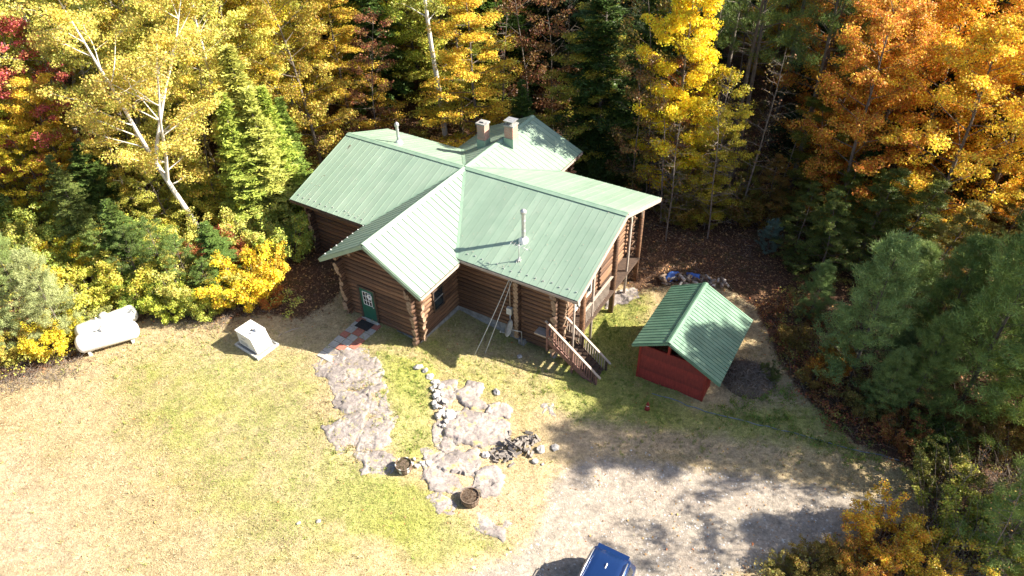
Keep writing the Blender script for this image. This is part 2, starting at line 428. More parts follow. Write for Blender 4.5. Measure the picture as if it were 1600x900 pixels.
P_GREEN = [pxpoly([(592, 550), (680, 575), (668, 640), (690, 712), (610, 720), (605, 640)]), pxpoly([(940, 470), (1010, 460), (1000, 560), (1090, 640), (1290, 640), (1330, 700), (1200, 690), (1050, 670), (900, 660), (850, 600)]), pxpoly([(500, 700), (660, 760), (790, 850), (660, 880), (480, 800)])]
P_GREEN2 = [pxpoly([(180, 560), (350, 530), (490, 550), (520, 640), (520, 760), (560, 880), (380, 880), (300, 760), (200, 680)]), pxpoly([(640, 540), (860, 545), (880, 640), (760, 640), (680, 600)]), pxpoly([(560, 470), (860, 480), (880, 560), (560, 560)])]
P_BARE = [pxpoly([(-60, 690), (60, 680), (100, 780), (160, 905), (-60, 905)]), pxpoly([(680, 760), (840, 740), (860, 800), (780, 860), (700, 830)]), pxpoly([(850, 645), (960, 650), (1100, 672), (1230, 700), (1250, 725), (1000, 730), (860, 740)]), pxpoly([(490, 550), (590, 545), (612, 640), (625, 745), (560, 745), (510, 700), (520, 630)]), pxpoly([(690, 590), (800, 620), (800, 700), (740, 850), (670, 760), (680, 660)]), pxpoly([(930, 440), (985, 450), (975, 480), (930, 478)])]
def msk(X, Y, polys, soft): 
    m = np.zeros(np.shape(X))
    for p in polys: m = np.maximum(m, poly_mask(X, Y, p, soft))
    return m
near = (np.abs(GX) < 45) & (GY < 70)
def nm(polys, soft):
    m = np.zeros(GX.shape); m[near] = msk(GX[near], GY[near], polys, soft); return m
m_gravel = nm([P_GRAVEL], 1.6); m_litter = np.ones(GX.shape); m_litter[near] = msk(GX[near], GY[near], [P_LITTER], .9)
m_green = np.maximum(nm(P_GREEN, .9), .5 * nm(P_GREEN2, 2.2)); m_green = np.clip(m_green * (.55 + .9 * fnoise(GX / 1.1, GY / 1.1, 91)), 0, 1); m_bare = nm(P_BARE, 2.0)
ny, nx = GX.shape
idx = np.arange(ny * nx).reshape(ny, nx)
Q = np.stack([idx[:-1, :-1], idx[:-1, 1:], idx[1:, 1:], idx[1:, :-1]], -1).reshape(-1, 4)
VV = np.stack([GX, GY, GZ], -1).reshape(-1, 3)
cls = np.where(m_litter > .5, 2, np.where(m_gravel > .5, 1, 0)).reshape(-1)
cq = cls[Q[:, 0]]
for k, (nme) in enumerate(("lawn", "driveway", "forest_floor")):
    q = Q[cq == k]; used, inv = np.unique(q, return_inverse=True); q2 = inv.reshape(q.shape)
    me = np_mesh(nme, VV[used], q2, M_GROUND, smooth=True, attrs=dict(green=m_green.reshape(-1)[used], gravel=m_gravel.reshape(-1)[used], litter=m_litter.reshape(-1)[used], bare=m_bare.reshape(-1)[used]))
    tag(put(nme, me), kind='structure', label=("dry yellow green autumn lawn in front of the log cabin", "pale gravel driveway curving below the red shed", "brown leaf covered forest floor under the trees")[k])

# ------------------------------------------------------------------ log cabin
HU, HV, HPSI, HR = -2.4791, 34.3974, -0.5549, 5.476
cabin = empty("log_cabin", (HU, HV, 0), HPSI, "log cabin with a green ribbed metal cross gable roof in the clearing", "house")
HM = Matrix.Translation((HU, HV, 0)) @ Matrix.Rotation(HPSI, 4, 'Z')
def HW(u, v, z=0): return HM @ Vector((u, v, z))
SM, SE, SB = .3367, .602, .4556
def clip(poly, f):
    out = []
    for i in range(len(poly)):
        a, b = poly[i], poly[(i + 1) % len(poly)]; fa, fb = f(a), f(b)
        if fa >= 0: out.append(a)
        if (fa >= 0) != (fb >= 0):
            t = fa / (fa - fb); out.append((a[0] + (b[0] - a[0]) * t, a[1] + (b[1] - a[1]) * t))
    return out
def roof_slope(parent, poly, zf, run, pitch_w, rib_h=.016, rib_w=.035, off=0.0, thick=.14, label=None, deckmat=None, pmat=None):
    """poly in (u,v); zf height; run 'v' = ribs run along v (strips along u), 'u' = the opposite"""
    eps = 1e-3
    u0, v0 = poly[0]; n = Vector((zf(u0, v0) - zf(u0 + 1, v0), zf(u0, v0) - zf(u0, v0 + 1), 1)).normalized()
    dk = MB(); dk.prism([Vector((u, v, zf(u, v) - .018)) for u, v in poly], n, thick)
    slope = dk.build("roof_slope", deckmat or M_DARKWOOD, parent)
    if label: slope["label"] = label
    ax = 0 if run == 'v' else 1
    lo = min(p[ax] for p in poly); hi = max(p[ax] for p in poly); x = lo + off
    while x < hi - 1e-3:
        a, b = x, min(x + pitch_w, hi)
        pp = clip(clip(poly, lambda p: p[ax] - a), lambda p: b - p[ax])
        if len(pp) >= 3:
            m = MB()
            g = .004
            pq = clip(clip(poly, lambda p: p[ax] - a - g), lambda p: b - g - p[ax])
            if len(pq) >= 3:
                m.prism([Vector((u, v, zf(u, v))) for u, v in pq], n, .015)
            # rib along the low side
            rp = clip(clip(poly, lambda p: p[ax] - a - g), lambda p: a + rib_w - p[ax])
            if len(rp) >= 3: m.prism([Vector((u, v, zf(u, v))) + n * rib_h for u, v in rp], n, rib_h - .001)
            m.build("roof_panel", pmat or M_ROOF, slope)
        x += pitch_w
    return slope
def ridge_cap(parent, a, b, nl, nr, w=.2, mat=None):
    a = Vector(a); b = Vector(b); m = MB(); d = (b - a).normalized()
    for s, nn in ((-1, nl), (1, nr)):
        nn = Vector(nn).normalized(); side = d.cross(nn).normalized()
        if side.z > 0: side = -side
        m.prism([a + nn * .045, b + nn * .045, b + side * w + nn * .045, a + side * w + nn * .045], nn, .03)
    return m.build("ridge_cap", mat or M_ROOFTRIM, parent)
zm = lambda u, v: HR - SM * abs(v)
ze = lambda u, v: HR - SE * abs(u)
zb = lambda u, v: HR - SB * abs(u)
UL, UR, AF, AB, ABL, EE, WE, WB, BB = 8.53, 9.765, 5.335, 4.92, 3.6, 8.64, 3.21, 3.52, 7.61
PW = .40
roof_slope(cabin, [(-2.98, -AF), (0, 0), (-UL, 0), (-UL, -AF)], zm, 'v', PW, label="front slope of the left wing roof")
roof_slope(cabin, [(0, 0), (2.98, -AF), (UR, -AF), (UR, 0)], zm, 'v', PW, rib_h=.012, label="front slope of the right wing roof")
roof_slope(cabin, [(0, 0), (UR, 0), (UR, AB), (3.64, AB)], zm, 'v', PW, label="back slope of the right wing roof")
roof_slope(cabin, [(0, 0), (-2.66, ABL), (-UL, ABL), (-UL, 0)], zm, 'v', PW, label="back slope of the left wing roof")
roof_slope(cabin, [(0, 0), (0, -EE), (WE, -EE), (WE, -AF + .02), (2.98, -AF)], ze, 'u', PW, rib_h=.034, rib_w=.03, label="bright right slope of the entrance wing roof")
roof_slope(cabin, [(0, 0), (-2.98, -AF), (-WE, -AF + .02), (-WE, -EE), (0, -EE)], ze, 'u', PW, rib_h=.035, label="dark left slope of the entrance wing roof")
roof_slope(cabin, [(0, 0), (3.52, 4.76), (WB, BB), (0, BB)], zb, 'u', PW, label="dappled right slope of the back wing roof")
roof_slope(cabin, [(0, 0), (0, BB), (-WB, BB), (-WB, ABL), (-2.66, ABL)], zb, 'u', PW, label="left slope of the back wing roof")
nF, nB = (0, -SM, 1), (0, SM, 1)
ridge_cap(cabin, (-UL, 0, HR), (-.1, 0, HR), nF, nB); ridge_cap(cabin, (.1, 0, HR), (UR, 0, HR), nF, nB)
ridge_cap(cabin, (0, -EE, HR), (0, -.05, HR), (-SE, 0, 1), (SE, 0, 1)); ridge_cap(cabin, (0, .05, HR), (0, BB, HR), (-SB, 0, 1), (SB, 0, 1))
# valley flashings
for (p, q, zf) in (((0, 0), (2.98, -AF), zm), ((0, 0), (-2.98, -AF), zm), ((0, 0), (3.52, 4.76), zm), ((0, 0), (-2.6, 3.5), zm)):
    m = MB(); a = Vector((p[0], p[1], zf(*p) + .03)); b = Vector((q[0], q[1], zf(*q) + .03)); m.beam(a + (b - a) * .02, b, .17, .012, up=(0, 0, 1)); m.build("valley_flashing", M_ROOFTRIM, cabin)
def fascia(a, b, w, h, mat, name="fascia"):
    m = MB(); m.beam(a, b, w, h); m.build(name, mat, cabin)
# rakes and eaves
dz = .13
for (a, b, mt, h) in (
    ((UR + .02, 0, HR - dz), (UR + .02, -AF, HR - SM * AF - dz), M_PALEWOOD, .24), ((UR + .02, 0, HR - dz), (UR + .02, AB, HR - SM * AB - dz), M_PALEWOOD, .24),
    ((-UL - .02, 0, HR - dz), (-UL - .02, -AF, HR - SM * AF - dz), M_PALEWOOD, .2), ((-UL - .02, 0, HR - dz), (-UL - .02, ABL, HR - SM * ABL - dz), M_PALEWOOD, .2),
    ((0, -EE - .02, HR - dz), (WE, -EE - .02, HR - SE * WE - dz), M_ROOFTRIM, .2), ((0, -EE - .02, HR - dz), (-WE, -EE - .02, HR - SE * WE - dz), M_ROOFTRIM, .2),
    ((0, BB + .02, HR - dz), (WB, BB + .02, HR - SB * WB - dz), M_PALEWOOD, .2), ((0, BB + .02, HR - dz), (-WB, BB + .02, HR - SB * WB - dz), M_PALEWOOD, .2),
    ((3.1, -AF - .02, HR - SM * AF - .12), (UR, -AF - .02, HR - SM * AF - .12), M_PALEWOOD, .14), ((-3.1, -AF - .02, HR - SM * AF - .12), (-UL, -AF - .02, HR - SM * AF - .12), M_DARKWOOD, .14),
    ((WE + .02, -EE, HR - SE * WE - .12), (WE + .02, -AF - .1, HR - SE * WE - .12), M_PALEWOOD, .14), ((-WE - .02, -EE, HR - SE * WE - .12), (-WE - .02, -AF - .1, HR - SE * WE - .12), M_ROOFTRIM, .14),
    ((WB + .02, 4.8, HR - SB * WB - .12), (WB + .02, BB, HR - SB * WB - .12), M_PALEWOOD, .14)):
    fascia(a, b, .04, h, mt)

# logs
LR, LS = .15, .262
def unit_log(seed):
    r = random.Random(seed); m = MB(); pts = []; rad = []
    for i in range(9):
        t = i / 8 - .5; pts.append((t, r.uniform(-.008, .008), r.uniform(-.008, .008))); rad.append(LR * r.uniform(.9, 1.08))
    m.tube(pts, rad, 10); return m.mesh("log", M_LOG)
LOGS = [unit_log(i) for i in range(5)]
for me in LOGS:
    me.materials.append(M_ENDGRAIN); me.polygons[len(me.polygons) - 1].material_index = 1; me.polygons[len(me.polygons) - 2].material_index = 1
def log(parent, a, b, z):
    """a,b (u,v)"""
    du, dv = b[0] - a[0], b[1] - a[1]; L = math.hypot(du, dv)
    return put("log", R.choice(LOGS), parent, ((a[0] + b[0]) / 2, (a[1] + b[1]) / 2, z), (R.uniform(-.1, .1) if False else 0, 0, math.atan2(dv, du)), (L, R.uniform(.9, 1.08), R.uniform(.9, 1.06)))
def log_wall(a, b, z0, ztop, e0=.45, e1=.45, shift=0, gable=None, flare=True, gaps=()):
    """wall from a to b (u,v); gable(z) -> half length at z about the middle"""
    du, dv = b[0] - a[0], b[1] - a[1]; L = math.hypot(du, dv); d = (du / L, dv / L)
    w = MB(); k = 0; z = z0 + LR + shift
    zt = ztop
    nrm = (-d[1] * .05, d[0] * .05)
    c = [(a[0] + nrm[0], a[1] + nrm[1]), (b[0] + nrm[0], b[1] + nrm[1]), (b[0] - nrm[0], b[1] - nrm[1]), (a[0] - nrm[0], a[1] - nrm[1])]
    vs = [(x, y, z0) for x, y in c] + [(x, y, zt) for x, y in c]
    w.add(vs, [(0, 3, 2, 1), (4, 5, 6, 7), (0, 1, 5, 4), (1, 2, 6, 5), (2, 3, 7, 6), (3, 0, 4, 7)])
    wall = w.build("log_wall", M_DARKWOOD, cabin)
    top = gable and 99 or zt
    zz = z
    while True:
        s0, s1 = -e0 * R.uniform(.75, 1.15), L + e1 * R.uniform(.75, 1.15)
        if flare and zz > zt - .8 and zz < zt:
            s0 -= (zz - zt + .8) * .5 * (e0 > .2); s1 += (zz - zt + .8) * .5 * (e1 > .2)
        if gable:
            if zz > zt - .1:
                h = gable(zz + LR)
                if h < .25: break
                s0, s1 = L / 2 - h, L / 2 + h
        elif zz > zt - LR * .6: break
        segs = [(s0, s1)]
        for (g0, g1, gz0, gz1) in gaps:
            if gz0 < zz < gz1:
                ns = []
                for (x0, x1) in segs:
                    if g1 <= x0 or g0 >= x1: ns.append((x0, x1))
                    else:
                        if g0 - x0 > .08: ns.append((x0, g0))
                        if x1 - g1 > .08: ns.append((g1, x1))
                segs = ns
        for (x0, x1) in segs:
            log(wall, (a[0] + d[0] * x0, a[1] + d[1] * x0), (a[0] + d[0] * x1, a[1] + d[1] * x1), zz)
        zz += LS
    if gable:   # dark boarding behind the gable logs
        g = MB(); hw = gable(zt); zp = zt
        p0 = (a[0] + d[0] * (L / 2 - hw), a[1] + d[1] * (L / 2 - hw)); p1 = (a[0] + d[0] * (L / 2 + hw), a[1] + d[1] * (L / 2 + hw)); pm = ((a[0] + b[0]) / 2, (a[1] + b[1]) / 2)
        zap = zt
        while gable(zap) > .05: zap += .05
        g.prism([(p0[0], p0[1], zt), (p1[0], p1[1], zt), (pm[0], pm[1], zap)], (-d[1], d[0], 0), .04); g.build("gable_boarding", M_DARKWOOD, wall)
    return wall
EV, EW = -7.95, 2.25          # entrance front wall and half width
MV = -4.5
gE = lambda z: min(EW + .3, (HR - .2 - z) / SE)
DU0, DU1 = -1.33, -.39
log_wall((-EW, EV), (EW, EV), -.02, HR - SE * EW - .25, gable=gE, gaps=((DU0 + EW - .02, DU1 + EW + .02, -.1, 2.12),))
log_wall((EW, EV), (EW, MV), -.02 - .13, 3.75, e0=.5, e1=.25, shift=.0, gaps=((1.15, 2.05, .95, 2.25),))
log_wall((-EW, EV), (-EW, MV), -.02 - .13, 3.75, e0=.5, e1=.25)
log_wall((EW, MV), (6.2, MV), -.28, 3.55, e0=.2, e1=.2)
log_wall((6.2, MV), (8.35, MV), -.95, 3.55, e0=.15, e1=.45, shift=.13)
log_wall((6.2, MV - .38), (6.2, MV + .3), -.55, 3.5, e0=.12, e1=.1, flare=True)
log_wall((-7.7, MV), (-EW, MV), -.1, 3.55, e0=.45, e1=.2)
gR = lambda z: (HR - .25 - z) / SM
log_wall((8.35, MV), (8.35, 4.0), -.8, 3.55, e0=.5, e1=.4, gable=lambda z: min(4.4, gR(z)), gaps=((1.6, 3.4, .8, 2.9),))
log_wall((-7.7, MV), (-7.7, 2.9), -.1, 3.55, e0=.5, e1=.4, gable=lambda z: min(3.5, gR(z)))
log_wall((3.2, 4.0), (8.35, 4.0), -.2, 3.7, e0=.2, e1=.4); log_wall((-7.7, 2.9), (-2.9, 2.9), -.2, 3.7, e0=.4, e1=.2)
log_wall((2.9, 4.0), (2.9, 6.9), -.1, 3.9, e0=.2, e1=.45); log_wall((-2.9, 2.9), (-2.9, 6.9), -.1, 3.9, e0=.2, e1=.45)
log_wall((-2.9, 6.9), (2.9, 6.9), -.1, 4.0, gable=lambda z: min(3.1, (HR - .2 - z) / SB))
# foundation, one low stone wall under each log wall
for (u0, u1, v0, v1, zt) in ((-EW - .05, EW + .06, EV - .06, MV, -.13), (EW, 6.3, MV - .08, 3.9, -.25), (-7.7, -EW, MV - .05, 2.9, -.08), (6.3, 8.3, -3.4, 3.9, -.7), (-2.9, 2.9, 3, 6.9, -.08)):
    m = MB(); m.box(u0, u1, v0, v1, -2.6, zt); m.build("foundation", M_CONC, cabin)
m = MB(); m.box(6.2, 6.55, MV - .3, MV + .1, -2.4, -.75); m.build("foundation_pier", M_CONC, cabin)
m = MB(); m.box(8.05, 8.35, MV - .15, MV + .15, -2.6, -.9); m.build("foundation_pier", M_CONC, cabin)

# door
door = MB().box(DU0, DU1, EV - .16, EV - .10, .02, 2.06).build("door", M_DOOR, cabin)
fr = MB(); fr.box(DU0 - .1, DU0, EV - .2, EV + .1, -.02, 2.14); fr.box(DU1, DU1 + .1, EV - .2, EV + .1, -.02, 2.14); fr.box(DU0, DU1, EV - .2, EV + .1, 2.063, 2.16)
fr.build("door_frame", M_DARKWOOD, cabin)
MB().box(DU0 - .12, DU1 + .12, EV - .36, EV - .17, -.06, .02).build("door_sill", M_DULLWHITE, cabin)
gu0, gu1, gz0, gz1 = DU0 + .2, DU1 - .2, 1.02, 1.86
for i in range(3):
    for j in range(3):
        a = gu0 + (gu1 - gu0) * i / 3; b_ = gu0 + (gu1 - gu0) * (i + 1) / 3; c_ = gz0 + (gz1 - gz0) * j / 3; d_ = gz0 + (gz1 - gz0) * (j + 1) / 3
        MB().box(a + .012, b_ - .012, EV - .172, EV - .162, c_ + .012, d_ - .012).build("pane", M_GLASS, door)
mu = MB()
for i in range(4): x = gu0 + (gu1 - gu0) * i / 3; mu.box(x - .014, x + .014, EV - .185, EV - .163, gz0 - .014, gz1 + .014)
for j in range(4): z = gz0 + (gz1 - gz0) * j / 3; mu.box(gu0 + .015, gu1 - .015, EV - .184, EV - .164, z - .013, z + .013)
mu.build("muntin", M_WHITE, door)
MB().lathe([(0, 0), (.035, .0), (.04, .03), (.03, .06), (0, .065)], 10, (DU1 - .09, EV - .22, 1.0)).build("handle", M_GALV, door)
# wreath on the door: a top-level thing that hangs from it
wr = MB(); ang = [2 * pi * k / 16 for k in range(17)]
wr.tube([(.11 * cos(t), 0, .11 * sin(t)) for t in ang], [.035 + .008 * (k % 2) for k in range(17)], 8)
for k in range(22):
    t = k * 2 * pi / 22; wr.beam((.11 * cos(t), -.02, .11 * sin(t)), ((.15 + .02 * (k % 3)) * cos(t + .25), -.04, (.15 + .02 * (k % 3)) * sin(t + .25)), .03, .012)
o = wr.build("door_wreath", M_WHITE); o.location = HW(DU1 - .22, EV - .235, 1.72); o.rotation_euler = (0, 0, HPSI)
tag(o, "small white wreath hanging on the green cabin door", "wreath")
# window of the entrance wing
win = MB(); wu = EW + .14
v0, v1, z0, z1 = EV + 1.2, EV + 2.0, 1.0, 2.2
win.box(wu - .1, wu + .06, v0 - .08, v0, z0 - .08, z1 + .08); win.box(wu - .1, wu + .06, v1, v1 + .08, z0 - .08, z1 + .08); win.box(wu - .1, wu + .06, v0, v1, z0 - .08, z0); win.box(wu - .1, wu + .06, v0, v1, z1, z1 + .08)
window = win.build("window", M_DARKWOOD, cabin)
for (a, b_) in ((z0, z0 + .56), (z0 + .62, z1)): MB().box(wu - .03, wu - .01, v0, v1, a, b_).build("pane", M_GLASS, window)
MB().box(wu - .05, wu + .02, v0, v1, z0 + .562, z0 + .618).build("sash", M_GALV, window)
# big window in the right gable wall
gw = MB(); u_ = 8.52; v0, v1, z0, z1 = MV + 1.65, MV + 3.35, .85, 2.85
for bx in ((v0 - .1, v0, z0 - .1, z1 + .1), (v1, v1 + .1, z0 - .1, z1 + .1), (v0, v1, z0 - .1, z0), (v0, v1, z1, z1 + .1), ((v0 + v1) / 2 - .03, (v0 + v1) / 2 + .03, z0, z1)): gw.box(u_ - .1, u_ + .04, bx[0], bx[1], bx[2], bx[3])
gwin = gw.build("window", M_DULLWHITE, cabin)
for a, b_ in ((v0, (v0 + v1) / 2 - .03), ((v0 + v1) / 2 + .03, v1)): MB().box(u_ - .04, u_ - .02, a, b_, z0, z1).build("pane", M_GLASS, gwin)
# porch posts, beams and struts under the right gable
def zroof(u, v): return HR - SM * abs(v)
for (v, r, zb_) in ((-4.35, .055, -1.6), (-3.35, .15, -1.9), (-2.2, .07, -1.9), (.45, .15, -1.9), (2.3, .07, -1.6), (3.9, .13, -1.6)):
    u = 9.15; m = MB(); m.tube([(u, v, zb_), (u + .02, v, (zb_ + 3) / 2), (u, v, zroof(u, v) - .2)], [r * 1.1, r, r * .92], 10); m.build("porch_post", M_LOG if r > .1 else M_PALEWOOD, cabin)
for v in (-4.5, -2.4, 0, 2.4, 4.1):
    m = MB(); m.tube([(8.0, v, zroof(0, v) - .33), (9.62, v, zroof(0, v) - .33)], .13, 10); me = m.mesh("purlin", M_LOG); me.materials.append(M_ENDGRAIN); me.polygons[-1].material_index = 1; me.polygons[-2].material_index = 1 if False else 0; put("purlin", me, cabin)
for v in (-3.9, -2.9, -1.6, 1.3, 2.9):
    m = MB(); m.tube([(9.45, v, zroof(0, v) - .15), (9.5, v + .03, zroof(0, v) - .15 - (.8 if abs(v) < 2.95 else .5))], [.06, .04], 8); m.build("hanging_brace", M_PALEWOOD, cabin)
for v in [(-3.0 + .16 * k) for k in range(19)]:
    MB().box(9.12, 9.16, v, v + .04, .2, 1.1).build("porch_baluster", M_PALEWOOD, cabin)
MB().box(9.08, 9.2, -3.2, .4, 1.103, 1.16).build("porch_rail", M_PALEWOOD, cabin)
MB().box(8.5, 9.3, -4.3, 3.9, .05, .2).build("porch_deck", M_DARKWOOD, cabin)
# purlin ends on the entrance gable
for u in (-2.25, -1.2, 0, 1.2, 2.25):
    m = MB(); zz = HR - SE * abs(u) - .36; m.tube([(u, EV - .55, zz), (u, EV + .3, zz)], .12, 10); me = m.mesh("purlin", M_LOG); me.materials.append(M_ENDGRAIN); me.polygons[-2].material_index = 1; put("purlin", me, cabin)
# chimneys
def chimney(u, v, zbase, ztop, w, cap=False):
    c = MB().box(u - w / 2, u + w / 2, v - w / 2, v + w / 2, zbase, ztop).build("chimney", M_BRICK, cabin)
    MB().box(u - w / 2 - .05, u + w / 2 + .05, v - w / 2 - .05, v + w / 2 + .05, ztop + .003, ztop + .09).build("chimney_crown", M_CONC, c)
    MB().box(u - .12, u + .12, v - .12, v + .12, ztop + .093, ztop + .16).build("flue", M_CONC, c)
    fl = MB(); e = .03; fl.box(u - w / 2 - e, u + w / 2 + e, v - w / 2 - e, v + w / 2 + e, zbase - .2, zbase + .75); fl.build("chimney_flashing", M_ROOFTRIM, c)
    if cap:
        q = MB()
        for a in (-.2, .2):
            for b_ in (-.2, .2): q.box(u + a - .015, u + a + .015, v + b_ - .015, v + b_ + .015, ztop + .093, ztop + .3)
        q.box(u - .32, u + .32, v - .32, v + .32, ztop + .303, ztop + .33); q.build("chimney_cap", M_GALV, c)
def place_chim(px, pyb, zb_):
    x, y = at(px, pyb, zb_); q = HM.inverted() @ Vector((x, y, 0)); return q.x, q.y
cu, cv = place_chim(756, 228, 5.0); chimney(cu, cv, zb(cu, cv) - .3, zb(cu, cv) + 1.4, .52)
cu, cv = place_chim(799, 236, 4.75); chimney(cu, cv, zb(cu, cv) - .3, zb(cu, cv) + 1.2, .58, True)
# stove pipes
def pipe(u, v, h, r):
    z = zm(u, v); p = MB(); p.lathe([(r, -.2), (r, h - .12)], 14, (u, v, z)); q = p.build("stove_pipe", M_GALV, cabin)
    MB().lathe([(r * 1.05, h - .18), (r * 1.6, h - .14), (r * 1.6, h), (r * .6, h + .09), (0, h + .1)], 14, (u, v, z)).build("pipe_cap", M_GALV, q)
    MB().lathe([(r * 2.6, -.1), (r * 2.4, .08), (r * 1.15, .22), (r * 1.05, .23)], 16, (u, v, z)).build("pipe_boot", M_WHITE, q)
    for k in (.33, .66): MB().lathe([(r * 1.03, h * k), (r * 1.12, h * k + .01), (r * 1.12, h * k + .05), (r * 1.03, h * k + .06)], 14, (u, v, z)).build("pipe_band", M_CHROME, q)
def on_slope(px, py):
    z = 4.6
    for i in range(20):
        x, y = at(px, py, z); q = HM.inverted() @ Vector((x, y, 0)); z = zm(q.x, q.y)
    return q.x, q.y
u, v = on_slope(818, 376); pipe(u, v, 1.75, .10)
print("pipe", u, v)
u, v = on_slope(623, 220)
q = HM.inverted() @ Vector((*at(623, 221, HR - .25), 0)); pipe(q.x, q.y, 1.25, .09)
# snow guards along the eaves
for u0_, u1_, n_ in ((3.4, 9.5, 15), (-8.2, -3.4, 12)):
    for k in range(n_):
        u = u0_ + (u1_ - u0_) * k / (n_ - 1); v = -AF + .35 + R.uniform(-.1, .1)
        MB().box(u - .03, u + .03, v - .02, v + .02, zm(u, v) + .001, zm(u, v) + .05).build("snow_guard", M_GALV, cabin)
for k in range(8):
    v = -EE + .3 + k * .42; MB().box(-WE + .12, -WE + .17, v, v + .05, ze(WE - .14, v) - .01, ze(WE - .14, v) + .05).build("snow_guard", M_WHITE, cabin)
# leaves blown onto the roofs
rl = MB()
for k in range(120):
    if k % 2: u, v = R.uniform(-8.3, 9.5), -AF + abs(R.gauss(0, 1.3)); zf_ = zm
    else: u, v = R.uniform(-8.3, 9.5), R.uniform(-4, 3.4); zf_ = zm
    if abs(u) * SE < abs(v) * SM + .15 or v < -AF + .02: continue
    z = zf_(u, v) + .03; s = R.uniform(.025, .045); a = R.uniform(0, 6.28); c_, s_ = cos(a) * s, sin(a) * s
    rl.add([(u - c_, v - s_, z), (u + s_ * .6, v - c_ * .6, z + .01), (u + c_, v + s_, z), (u - s_ * .6, v + c_ * .6, z + .015)], [(0, 1, 2, 3)])
rlo = rl.build("roof_leaves", M_PALEWOOD, cabin); rlo["kind"] = "stuff"
# utility boxes and a downpipe
mb = MB().box(5.55, 5.85, MV - .35, MV - .16, .75, 1.15).build("meter_box", M_DULLWHITE, cabin)
MB().tube([(5.7, MV - .22, 1.15), (5.7, MV - .22, 3.4)], .03, 8).build("conduit", M_PALEWOOD, cabin)
MB().tube([(5.7, MV - .22, .75), (5.7, MV - .22, -.9)], .03, 8).build("conduit", M_GALV, cabin)

# wire bracket and guy wires on the roof
u, v = on_slope(811, 407); z = zm(u, v)
an = empty("antenna_mast", HW(u, v, z), HPSI, "thin metal antenna mast on the right roof above the eave", "antenna")
MB().tube([(0, 0, 0), (0, 0, .95)], .022, 8).build("mast", M_GALV, an)
MB().box(-.1, .1, -.08, .08, 0, .05).build("base", M_GALV, an)
el = MB(); el.tube([(-.5, .1, .88), (.55, -.1, .88)], .014, 6)
for k in range(6):
    x = -.45 + k * .19; el.tube([(x, -.2, .88), (x, .2, .88)], .008, 5)
el.build("elements", M_GALV, an)
top = HW(u, v, z + .3)
for k, (px, py, lab) in enumerate(((741, 556, "left one of two pale guy wires running from the roof to the grass"), (758, 552, "right one of two pale guy wires running from the roof to the grass"))):
    g = gnd(px, py); e_ = HW(u + .06 * k, v, z + .25); m = MB(); a = Vector(e_); b_ = g
    m.tube([a + (b_ - a) * t - Vector((0, 0, .12 * sin(pi * t))) for t in [i / 8 for i in range(9)]], .018, 6)
    w = m.build("guy_wire", M_DULLWHITE); tag(w, lab, "wire", "guy wires from the roof")
# satellite dish on its pole
g = gnd(838, 548); g = Vector(HW(6.0, -5.2, 0)); g.z = hz(g.x, g.y)
ds = empty("satellite_dish", g, HPSI, "grey satellite dish on a pole against the cabin front wall", "satellite dish")
MB().tube([(.45, .35, 0), (.45, .35, .9), (.1, .0, 1.15)], .03, 8).build("pole", M_GALV, ds)
dm = MB(); dm.lathe([(r_ * 1.35, z_) for r_, z_ in ((0, .0), (.12, .012), (.24, .045), (.34, .09), (.345, .10), (.24, .058), (.12, .025), (0, .012))], 24)
d_ = dm.build("reflector", M_DULLWHITE, ds, loc=(0, 0, 1.2), rot=tuple(Vector((-.72, -.55, .42)).to_track_quat("Z", "Y").to_euler()))
ar = MB(); ar.tube([(0, 0, .8), (-.4, -.3, 1.0)], .014, 6); ar.build("feed_arm", M_GALV, ds)
MB().lathe([(.0, 0), (.04, .01), (.04, .1), (0, .11)], 10, (-.42, -.32, .98)).build("feed_horn", M_GALV, ds)

# ------------------------------------------------------------------ wooden steps on the right
ST = empty("wooden_staircase", HW(8.1, -5.1, 0), HPSI, "outdoor wooden staircase with reddish balusters leading up to the right porch", "stairs")
SL, SWD, ZT, ZB = 2.75, 1.2, .5, -1.75
nst = 12
for k in range(nst):
    x = .15 + SL * k / nst; z = ZT - (ZT - ZB) * (k + 1) / (nst + 1)
    MB().box(x, x + .27, .06, SWD - .06, z - .04, z).build("tread", M_DARKWOOD if k % 1 == 0 else M_PALEWOOD, ST)
for y in (.02, SWD - .02):
    m = MB(); m.beam((0, y, ZT - .25), (SL + .15, y, ZB - .05), .06, .26); m.build("stringer", M_REDSTAIN, ST)
MB().box(-.75, .12, -.02, SWD + .02, ZT - .1, ZT - .02).build("landing", M_PALEWOOD, ST)
for y in (0, SWD):
    for x in (0, SL * .52, SL + .05):
        z = ZT - (ZT - ZB) * x / SL; MB().box(x - .05, x + .05, y - .05, y + .05, z - (.9 if x < SL else .15), z + .95).build("newel_post", M_REDSTAIN if y == 0 else M_DARKWOOD, ST)
    m = MB(); m.beam((-.12, y, ZT + 1.02), (SL + .28, y, ZB + .82), .12, .045); m.build("handrail", M_PALEWOOD, ST)
    m = MB(); m.beam((0, y, ZT + .16), (SL, y, ZB + .16), .045, .07); m.build("bottom_rail", M_REDSTAIN if y == 0 else M_DARKWOOD, ST)
    nb = 20
    for k in range(nb):
        x = SL * (k + .5) / nb; z = ZT - (ZT - ZB) * x / SL
        MB().box(x - .02, x + .02, y - .02, y + .02, z + .16, z + .98).build("baluster", M_REDSTAIN if y == 0 else M_PALEWOOD, ST)

